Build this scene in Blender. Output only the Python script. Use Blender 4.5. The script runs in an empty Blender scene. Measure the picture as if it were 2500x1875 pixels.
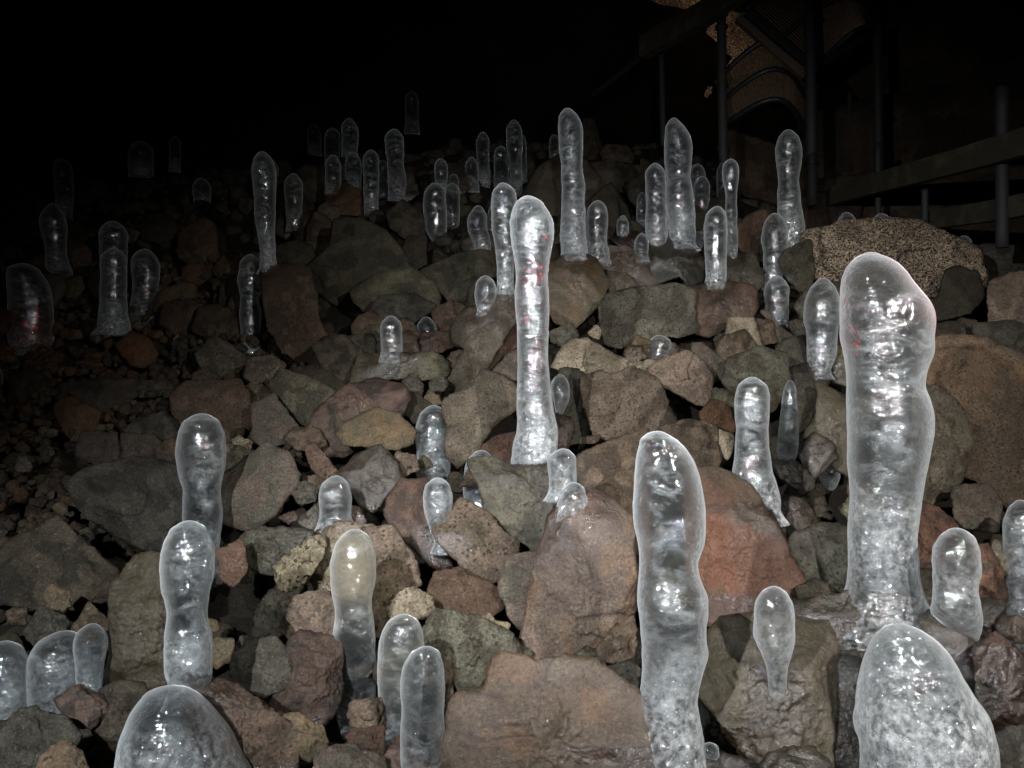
import bpy, math, random
import numpy as np
from mathutils import Vector
from mathutils.bvhtree import BVHTree
R=math.radians
random.seed(7); rng=np.random.default_rng(7)
scene=bpy.context.scene
COL=scene.collection
# ---------------------------------------------------------------- camera model
TX,TZ=1.3846,1.03846            # width and height of the view at y=1 (26 mm lens)
TILES={'A':(0,150),'B':(800,150),'C':(1600,150),'D':(0,700),'E':(800,700),'F':(1600,700),'G':(0,1200),'H':(800,1200),'I':(1600,1200)}
def tan(tile,x,y):
    if tile=='J': sx,sy=1400+x/2.0109,y/2.0109
    else:
        o=TILES[tile]; sx,sy=o[0]+x/2.4578,o[1]+y/2.4578
    return (sx/2500-.5)*TX,(.5-sy/1875)*TZ
# ---------------------------------------------------------------- the rubble slope
HY=np.array([-2.,0.,1.0,1.3,2.3,3.8,5.5,7.0,8.2,9.5,14.,20.]); HZ=np.array([-1.15,-1.0,-.74,-.64,-.24,.55,1.46,2.25,2.75,2.9,3.1,3.4])
def hprof(y):
    s=0
    for d,w in ((-.3,.25),(0,.5),(.3,.25)): s=s+w*np.interp(np.asarray(y)+d,HY,HZ)
    return s
def hgt(x,y):
    x=np.asarray(x,float); y=np.asarray(y,float)
    pit=-.30*np.exp(-((x+1.9)/1.0)**2-((y-3.4)/1.3)**2)      # hollow of finer gravel on the left
    side=-.10*np.clip(-x-.6,0,4)*np.clip(y-3.5,0,3)*.35
    rs=-.25*np.clip(x-1.6,0,3)*np.clip(y-3.2,0,3)*.5
    return hprof(y)+pit+side+rs
def hit(a,b):
    """distance along the view where the line of sight meets the slope"""
    ys=np.linspace(.9,11,1200); g=b*ys-hgt(a*ys,ys)
    k=np.where(g<0)[0]
    return float(ys[k[0]]) if len(k) else 11.
# ---------------------------------------------------------------- noise
def _hash(ix,iy,iz,s):
    h=(ix.astype(np.int64)*374761393+iy.astype(np.int64)*668265263+iz.astype(np.int64)*2147483647+s*1013904223)&0xffffffff
    h=((h^(h>>13))*1274126177)&0xffffffff
    h=((h^(h>>16))*2246822519)&0xffffffff
    return (h&0xffff)/32767.5-1.
def vnoise(P,f,s=0):
    Q=P*f+1000.; I=np.floor(Q); F=Q-I; F=F*F*F*(F*(F*6-15)+10); I=I.astype(np.int64)
    r=0
    for dx in (0,1):
        wx=F[:,0] if dx else 1-F[:,0]
        for dy in (0,1):
            wy=F[:,1] if dy else 1-F[:,1]
            for dz in (0,1):
                wz=F[:,2] if dz else 1-F[:,2]
                r=r+wx*wy*wz*_hash(I[:,0]+dx,I[:,1]+dy,I[:,2]+dz,s)
    return r
def fbm(P,f,s=0,o=3):
    r=0;a=1.
    for k in range(o): r=r+a*vnoise(P,f*2**k,s+k); a*=.5
    return r
# ---------------------------------------------------------------- meshes
import bmesh
_ico={}
def ico(n):
    if n not in _ico:
        bm=bmesh.new(); bmesh.ops.create_icosphere(bm,subdivisions=n,radius=1.)
        v=np.array([x.co[:] for x in bm.verts]); f=np.array([[q.index for q in p.verts] for p in bm.faces]); bm.free()
        v/=np.linalg.norm(v,axis=1)[:,None]; _ico[n]=(v,f)
    return _ico[n]
def mesh_obj(name,V,F,mat,parent=None,smooth=True,loc=None):
    """one mesh object; its origin goes to its base"""
    V=np.asarray(V,float)
    if loc is None:
        loc=np.array([V[:,0].mean(),V[:,1].mean(),V[:,2].min()]) if parent is None else np.zeros(3)
    me=bpy.data.meshes.new(name); 
    Vl=V-loc
    if isinstance(F,np.ndarray):
        me.vertices.add(len(Vl)); me.vertices.foreach_set('co',Vl.ravel())
        n=F.shape[1]; me.loops.add(F.size); me.loops.foreach_set('vertex_index',F.ravel().astype(np.int32))
        me.polygons.add(len(F)); me.polygons.foreach_set('loop_start',np.arange(0,F.size,n,dtype=np.int32))
        me.update(calc_edges=True); me.validate()
    else:
        me.from_pydata([tuple(v) for v in Vl],[],F)
    me.polygons.foreach_set('use_smooth',[smooth]*len(me.polygons))
    me.materials.append(mat); me.update()
    o=bpy.data.objects.new(name,me); COL.objects.link(o); o.location=loc
    if parent is not None: o.parent=parent
    return o
def tag(o,label,cat,group=None,kind=None):
    o['label']=label; o['category']=cat
    if group: o['group']=group
    if kind: o['kind']=kind
def attr(o,name,vals):
    a=o.data.attributes.new(name,'FLOAT','POINT'); a.data.foreach_set('value',np.asarray(vals,dtype=np.float32))
# ---------------------------------------------------------------- materials
class NT:
    def __init__(s,name):
        s.m=bpy.data.materials.new(name); s.m.use_nodes=True; s.t=s.m.node_tree; s.t.nodes.clear()
    def n(s,typ,ins=None,**kw):
        nd=s.t.nodes.new(typ)
        for k,v in kw.items(): setattr(nd,k,v)
        for k,v in (ins or {}).items():
            sk=nd.inputs[k]
            if isinstance(v,bpy.types.NodeSocket): s.t.links.new(v,sk)
            elif isinstance(v,tuple) and len(v)==3 and sk.type=='RGBA': sk.default_value=(*v,1)
            else: sk.default_value=v
        return nd
    def math(s,op,a,b=0.,c=0.,clamp=False):
        return s.n('ShaderNodeMath',{0:a,1:b,2:c},operation=op,use_clamp=clamp).outputs[0]
    def ramp(s,fac,lo,hi,a=0.,b=1.):
        return s.n('ShaderNodeMapRange',{'Value':fac,'From Min':lo,'From Max':hi,'To Min':a,'To Max':b}).outputs[0]
    def mix(s,fac,a,b,mode='MIX'):
        nd=s.n('ShaderNodeMix',data_type='RGBA',blend_type=mode)
        for i,v in ((0,fac),(6,a),(7,b)):
            if isinstance(v,bpy.types.NodeSocket): s.t.links.new(v,nd.inputs[i])
            else: nd.inputs[i].default_value=(*v,1) if isinstance(v,tuple) else v
        return nd.outputs[2]
    def noise(s,vec,scale,detail=4.,rough=.55,dist=0.):
        return s.n('ShaderNodeTexNoise',{'Vector':vec,'Scale':scale,'Detail':detail,'Roughness':rough,'Distortion':dist}).outputs['Fac']
    def coords(s):
        tc=s.n('ShaderNodeTexCoord').outputs['Object']; oi=s.n('ShaderNodeObjectInfo').outputs['Random']
        off=s.n('ShaderNodeVectorMath',{0:oi,1:(37.,91.,53.)},operation='MULTIPLY').outputs[0]
        return s.n('ShaderNodeVectorMath',{0:tc,1:off},operation='ADD').outputs[0],oi
    def out(s,sh):
        s.n('ShaderNodeOutputMaterial',{'Surface':sh}); return s.m
def calm(c,s=.36,g=.41):
    l=.3*c[0]+.55*c[1]+.15*c[2]; return tuple((x*(1-s)+l*s)*g*k for x,k in zip(c,(1.0,.975,.83)))
def rock_mat(name,c1,c2,c3=None,pits=.25,pitscale=70,wet=0.,sparkle=0.,bumpk=1.,band=None):
    """tones are mixed by 'mixa', 'mixb', 'crack' and 'wet', the stone's own mottling, seams and damp patches"""
    t=NT(name); v,rnd=t.coords(); c1,c2=calm(c1),calm(c2)
    A=lambda n:t.n('ShaderNodeAttribute',attribute_name=n).outputs['Fac']
    mid=t.noise(v,26.,5,.68); fine=t.noise(v,170.,4,.75)
    col=t.mix(A('mixa'),c1,c2)
    if c3: col=t.mix(A('mixb'),col,calm(c3))
    if band:                                                          # an oxidised seam through the stone
        sep=t.n('ShaderNodeSeparateXYZ',{0:t.n('ShaderNodeTexCoord').outputs['Object']}).outputs
        q=t.math('ADD',sep[2],t.math('MULTIPLY',t.math('SUBTRACT',mid,.5),.10))
        q=t.math('ADD',q,t.math('MULTIPLY',sep[0],band[3]))
        m=t.math('MULTIPLY',t.ramp(q,band[0]-.03,band[0]+.01),t.ramp(q,band[1],band[1]+.015,1.,0.))
        col=t.mix(t.math('MULTIPLY',m,.6),col,band[2])
    lum=t.math('ADD',t.ramp(mid,.28,.72,.74,1.22),t.ramp(fine,.3,.7,-.55,.55))
    lum=t.math('MULTIPLY',lum,t.ramp(rnd,0.,1.,.84,1.2))
    col=t.mix(1.,col,t.n('ShaderNodeCombineColor',{0:lum,1:lum,2:lum}).outputs[0],'MULTIPLY')
    fl=t.ramp(fine,.63,.70); col=t.mix(t.math('MULTIPLY',fl,.28),col,(.36,.32,.27))
    hgtv=t.math('ADD',t.math('MULTIPLY',mid,.60),t.math('MULTIPLY',fine,.34))
    if pits>=.3:
        vor=t.n('ShaderNodeTexVoronoi',{'Vector':v,'Scale':pitscale,'Randomness':1.}).outputs['Distance']
        pit=t.ramp(t.math('ADD',vor,t.math('MULTIPLY',t.math('SUBTRACT',fine,.5),.7)),.16 if pits<.9 else .26,.30 if pits<.9 else .38,1.,0.)
        if name in('rock_porous','rock_roof'): pit=t.ramp(t.noise(v,pitscale*2.0,4,.62,.5),.49,.43)
        if pits<.9: pit=t.math('MULTIPLY',pit,t.ramp(mid,.44,.56))
        col=t.mix(t.math('MULTIPLY',pit,pits*1.2,clamp=True),col,(.022,.017,.013))
        hgtv=t.math('SUBTRACT',hgtv,t.math('MULTIPLY',pit,pits*.8))
    col=t.mix(t.math('MULTIPLY',A('crack'),.85),col,(.015,.012,.01))
    w=t.math('MULTIPLY',t.math('ADD',A('wet'),wet),t.ramp(mid,.3,.58,.45,1.),clamp=True)
    col=t.mix(w,col,t.mix(1.,col,(.40,.33,.29),'MULTIPLY'))
    rough=t.ramp(w,0.,1.,.85,.27)
    bm=t.n('ShaderNodeBump',{'Strength':1.,'Distance':.009*bumpk,'Height':hgtv}).outputs[0]
    p=t.n('ShaderNodeBsdfPrincipled',{'Base Color':col,'Roughness':rough,'Specular IOR Level':t.ramp(w,0.,1.,.2,.6),'Normal':bm})
    sh=p.outputs[0]
    # a film of melt water and frost grains glints
    g=t.n('ShaderNodeBump',{'Strength':1.,'Distance':.0035,'Height':t.math('ADD',fine,mid)}).outputs[0]
    gl=t.n('ShaderNodeBsdfGlossy',{'Color':(.9,.92,.95),'Roughness':.10,'Normal':g}).outputs[0]
    gf=t.math('ADD',t.math('MULTIPLY',w,.045),sparkle*.05)
    sh=t.n('ShaderNodeMixShader',{0:gf,1:sh,2:gl}).outputs[0]
    return t.out(sh)
MK={}
def defm(k,*a,**kw): MK[k]=rock_mat('rock_'+k,*a,**kw)
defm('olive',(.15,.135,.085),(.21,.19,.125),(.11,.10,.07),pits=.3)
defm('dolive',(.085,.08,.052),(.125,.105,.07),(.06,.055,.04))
defm('greybrown',(.16,.125,.095),(.21,.165,.125),(.12,.085,.06),pits=.35)
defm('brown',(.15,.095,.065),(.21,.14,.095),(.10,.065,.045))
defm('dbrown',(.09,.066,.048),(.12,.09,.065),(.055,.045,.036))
defm('brownpink',(.19,.125,.095),(.26,.175,.14),(.14,.10,.07),pits=.5)
defm('redbrown',(.15,.075,.052),(.19,.11,.08),(.11,.07,.05),pits=.35)
defm('red',(.15,.065,.045),(.12,.07,.05),(.20,.09,.055))
defm('dred',(.085,.04,.03),(.11,.06,.045),(.05,.032,.027),wet=.15)
defm('mauve',(.17,.115,.10),(.22,.155,.135),(.15,.13,.11))
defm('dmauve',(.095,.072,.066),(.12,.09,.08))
defm('bigmauve',(.20,.135,.12),(.27,.18,.15),(.27,.155,.10),pits=.25)
defm('pink',(.26,.165,.135),(.32,.21,.17),(.20,.14,.11),pits=.4)
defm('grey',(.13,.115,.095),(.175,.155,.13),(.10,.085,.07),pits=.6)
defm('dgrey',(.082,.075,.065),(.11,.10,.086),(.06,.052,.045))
defm('greygreen',(.125,.12,.092),(.17,.16,.125),(.10,.085,.06),pits=.35,bumpk=1.3)
defm('tan',(.34,.265,.19),(.40,.32,.24),(.26,.19,.13),pits=.5,pitscale=110)
defm('tanrough',(.34,.27,.17),(.42,.34,.22),(.22,.17,.10),pits=.7,pitscale=60,bumpk=2.2)
defm('yellow',(.42,.32,.18),(.36,.28,.18))
defm('porous',(.74,.53,.39),(.86,.62,.46),(.62,.44,.32),pits=.9,pitscale=58,bumpk=2.5)
defm('ochre',(.21,.145,.07),(.18,.14,.085),(.26,.16,.075),wet=.1)
defm('wetochre',(.26,.16,.05),(.20,.13,.06),wet=.5)
defm('orange',(.17,.075,.03),(.21,.095,.04))
defm('orangebrown',(.24,.145,.09),(.28,.16,.095),(.19,.125,.09),pits=.4)
defm('rust',(.20,.075,.04),(.25,.10,.055),(.12,.06,.04),pits=.6,wet=.15)
defm('rustsmooth',(.12,.062,.038),(.15,.08,.05))
defm('pinkrust',(.24,.11,.075),(.30,.15,.11))
defm('rustwet',(.20,.085,.05),(.25,.12,.07),wet=.5,sparkle=.5)
defm('redwet',(.17,.075,.045),(.15,.085,.06),(.09,.045,.03),wet=.25)
defm('wetred',(.17,.085,.065),(.20,.115,.09),(.08,.05,.04),wet=.35)
defm('wet',(.12,.105,.09),(.16,.14,.12),(.09,.065,.05),wet=.7)
defm('wetdark',(.075,.055,.04),(.10,.075,.05),(.06,.06,.035),wet=.8)
defm('wetmoss',(.11,.095,.035),(.08,.07,.03),wet=.9,sparkle=.4)
defm('wolive',(.17,.135,.09),(.20,.16,.10),(.15,.125,.05),wet=.45)
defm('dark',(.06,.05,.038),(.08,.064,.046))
defm('bigbrown',(.19,.13,.085),(.17,.105,.06),(.24,.125,.055),wet=.22,sparkle=.7)
defm('banded',(.19,.115,.075),(.16,.10,.065),(.20,.085,.045),wet=.15,band=(.10,.24,(.135,.055,.032),.35))
soil=rock_mat('rock_soil',(.035,.026,.02),(.05,.036,.026))  # ground coloured near-black, painting the shade in the gaps between rocks
def ice_mat():
    t=NT('clear_ice'); v,rnd=t.coords()
    gs=t.n('ShaderNodeVectorMath',{0:v,'Scale':t.n('ShaderNodeAttribute',attribute_name='ripple').outputs['Fac']},operation='SCALE').outputs[0]
    fr=t.n('ShaderNodeAttribute',attribute_name='frost').outputs['Fac']
    ti=t.n('ShaderNodeAttribute',attribute_name='tint').outputs['Fac']
    st=t.n('ShaderNodeMapping',{'Vector':v,'Scale':(1.,1.,2.2)}).outputs[0]
    n1=t.noise(st,20.,4,.62,.4); n2=t.noise(v,85.,3,.65); clumps=t.noise(v,8.,2,.5)
    b_soft=t.n('ShaderNodeBump',{'Strength':.5,'Distance':.006,'Height':t.math('ADD',n1,t.math('MULTIPLY',n2,t.ramp(fr,0.,1.,.08,.7)))}).outputs[0]
    n3=t.noise(gs,64.,1.6,.5)
    k=t.math('ADD',t.math('MULTIPLY',t.ramp(clumps,.42,.60),.7),t.math('ADD',t.math('MULTIPLY',fr,1.3),.25))
    b_gl=t.n('ShaderNodeBump',{'Strength':1.,'Distance':.0095,'Height':t.math('ADD',t.math('MULTIPLY',n1,.28),t.math('MULTIPLY',n3,k))}).outputs[0]
    tintc=t.mix(ti,(.90,.93,.94),(.95,.86,.62))
    refr=t.n('ShaderNodeBsdfRefraction',{'Color':tintc,'Roughness':.06,'IOR':1.22,'Normal':b_soft}).outputs[0]
    tr=t.n('ShaderNodeBsdfTransparent',{'Color':t.mix(ti,(.86,.89,.90),(.92,.84,.62))}).outputs[0]
    clear=t.n('ShaderNodeMixShader',{0:.68,1:refr,2:tr}).outputs[0]
    milkc=t.mix(t.math('MULTIPLY',ti,.5),(.86,.90,.92),(.90,.80,.58))
    dif=t.n('ShaderNodeBsdfDiffuse',{'Color':milkc,'Normal':b_soft}).outputs[0]
    trl=t.n('ShaderNodeBsdfTranslucent',{'Color':milkc}).outputs[0]
    milk=t.n('ShaderNodeMixShader',{0:.3,1:dif,2:trl}).outputs[0]
    lw=t.n('ShaderNodeLayerWeight',{'Blend':.5}).outputs['Facing']
    rim=t.math('MULTIPLY',t.math('POWER',lw,2.6),.85)           # refracted rim brightness, painted as whiter ice towards the edges
    patch=t.math('MULTIPLY',t.ramp(n1,.48,.70),t.ramp(clumps,.40,.62,.01,.20))
    frm=t.math('MULTIPLY',fr,t.ramp(n2,.40,.66,.02,.50))
    mf=t.math('ADD',t.math('ADD',.012,rim),t.math('ADD',t.math('ADD',patch,t.math('MULTIPLY',ti,.10)),frm))
    mf=t.math('MINIMUM',mf,.8)
    body=t.n('ShaderNodeMixShader',{0:mf,1:clear,2:milk}).outputs[0]
    gl=t.n('ShaderNodeBsdfGlossy',{'Color':(1.,1.,1.),'Roughness':.055,'Normal':b_gl}).outputs[0]
    fz=t.n('ShaderNodeFresnel',{'IOR':1.31}).outputs[0]
    gf=t.math('ADD',t.math('MULTIPLY',fz,.35),.095)
    s=t.n('ShaderNodeMixShader',{0:gf,1:body,2:gl}).outputs[0]
    she=t.n('ShaderNodeBsdfSheen',{'Color':t.mix(t.math('POWER',lw,1.6),(.02,.022,.023),(.72,.75,.77)),'Roughness':.22}).outputs[0]      # added sheen, coloured lighter at the edges to paint the bright rims
    return t.out(t.n('ShaderNodeAddShader',{0:s,1:she}).outputs[0])
ICEM=ice_mat()
def core_mat():
    """cloudy ice, trapped bubbles and healed cracks inside a column"""
    t=NT('cloudy_ice'); v,rnd=t.coords(); fr=t.n('ShaderNodeAttribute',attribute_name='frost').outputs['Fac']
    st=t.n('ShaderNodeMapping',{'Vector':v,'Scale':(1.,1.,1.7)}).outputs[0]
    a=t.noise(st,13.,5,.7,1.2); f=t.noise(v,130.,3,.7)
    cloud=t.math('MULTIPLY',t.ramp(a,.51,.68),.55)
    bub=t.math('MULTIPLY',t.ramp(f,.44,.66),t.math('MULTIPLY',fr,.85))
    fac=t.math('MINIMUM',t.math('ADD',cloud,bub),.9)
    b=t.n('ShaderNodeBump',{'Strength':1.,'Distance':.006,'Height':t.math('ADD',f,a)}).outputs[0]
    d=t.n('ShaderNodeMixShader',{0:.4,1:t.n('ShaderNodeBsdfDiffuse',{'Color':(.88,.92,.95),'Normal':b}).outputs[0],2:t.n('ShaderNodeBsdfTranslucent',{'Color':(.88,.92,.95)}).outputs[0]}).outputs[0]
    g=t.n('ShaderNodeBsdfGlossy',{'Roughness':.12,'Normal':b}).outputs[0]
    d=t.n('ShaderNodeMixShader',{0:.25,1:d,2:g}).outputs[0]
    return t.out(t.n('ShaderNodeMixShader',{0:fac,1:t.n('ShaderNodeBsdfTransparent').outputs[0],2:d}).outputs[0])
COREM=core_mat()
def simple(name,c,rough=.6,metal=0.,bump=.002,scale=40.,var=.35):
    t=NT(name); v,r=t.coords(); n=t.noise(v,scale,5,.65)
    l=t.ramp(n,.3,.7,1-var,1+var); col=t.mix(1.,c,t.n('ShaderNodeCombineColor',{0:l,1:l,2:l}).outputs[0],'MULTIPLY')
    b=t.n('ShaderNodeBump',{'Strength':.8,'Distance':bump,'Height':n}).outputs[0]
    return t.out(t.n('ShaderNodeBsdfPrincipled',{'Base Color':col,'Roughness':rough,'Metallic':metal,'Normal':b}).outputs[0])
def wood(name,c1,c2):
    t=NT(name); v,r=t.coords()
    st=t.n('ShaderNodeMapping',{'Vector':v,'Scale':(2.,9.,34.)}).outputs[0]
    n=t.noise(st,3.,6,.7,.6); g=t.noise(v,7.,3); kn=t.n('ShaderNodeTexVoronoi',{'Vector':v,'Scale':3.1}).outputs['Distance']
    col=t.mix(t.ramp(n,.35,.65),c1,c2); col=t.mix(t.ramp(g,.5,.7,0.,.6),col,(.05,.055,.022)); col=t.mix(t.ramp(kn,.03,.07,.8,0.),col,(.02,.012,.006))
    b=t.n('ShaderNodeBump',{'Strength':.8,'Distance':.004,'Height':n}).outputs[0]
    return t.out(t.n('ShaderNodeBsdfPrincipled',{'Base Color':col,'Roughness':.75,'Normal':b}).outputs[0])
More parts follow.
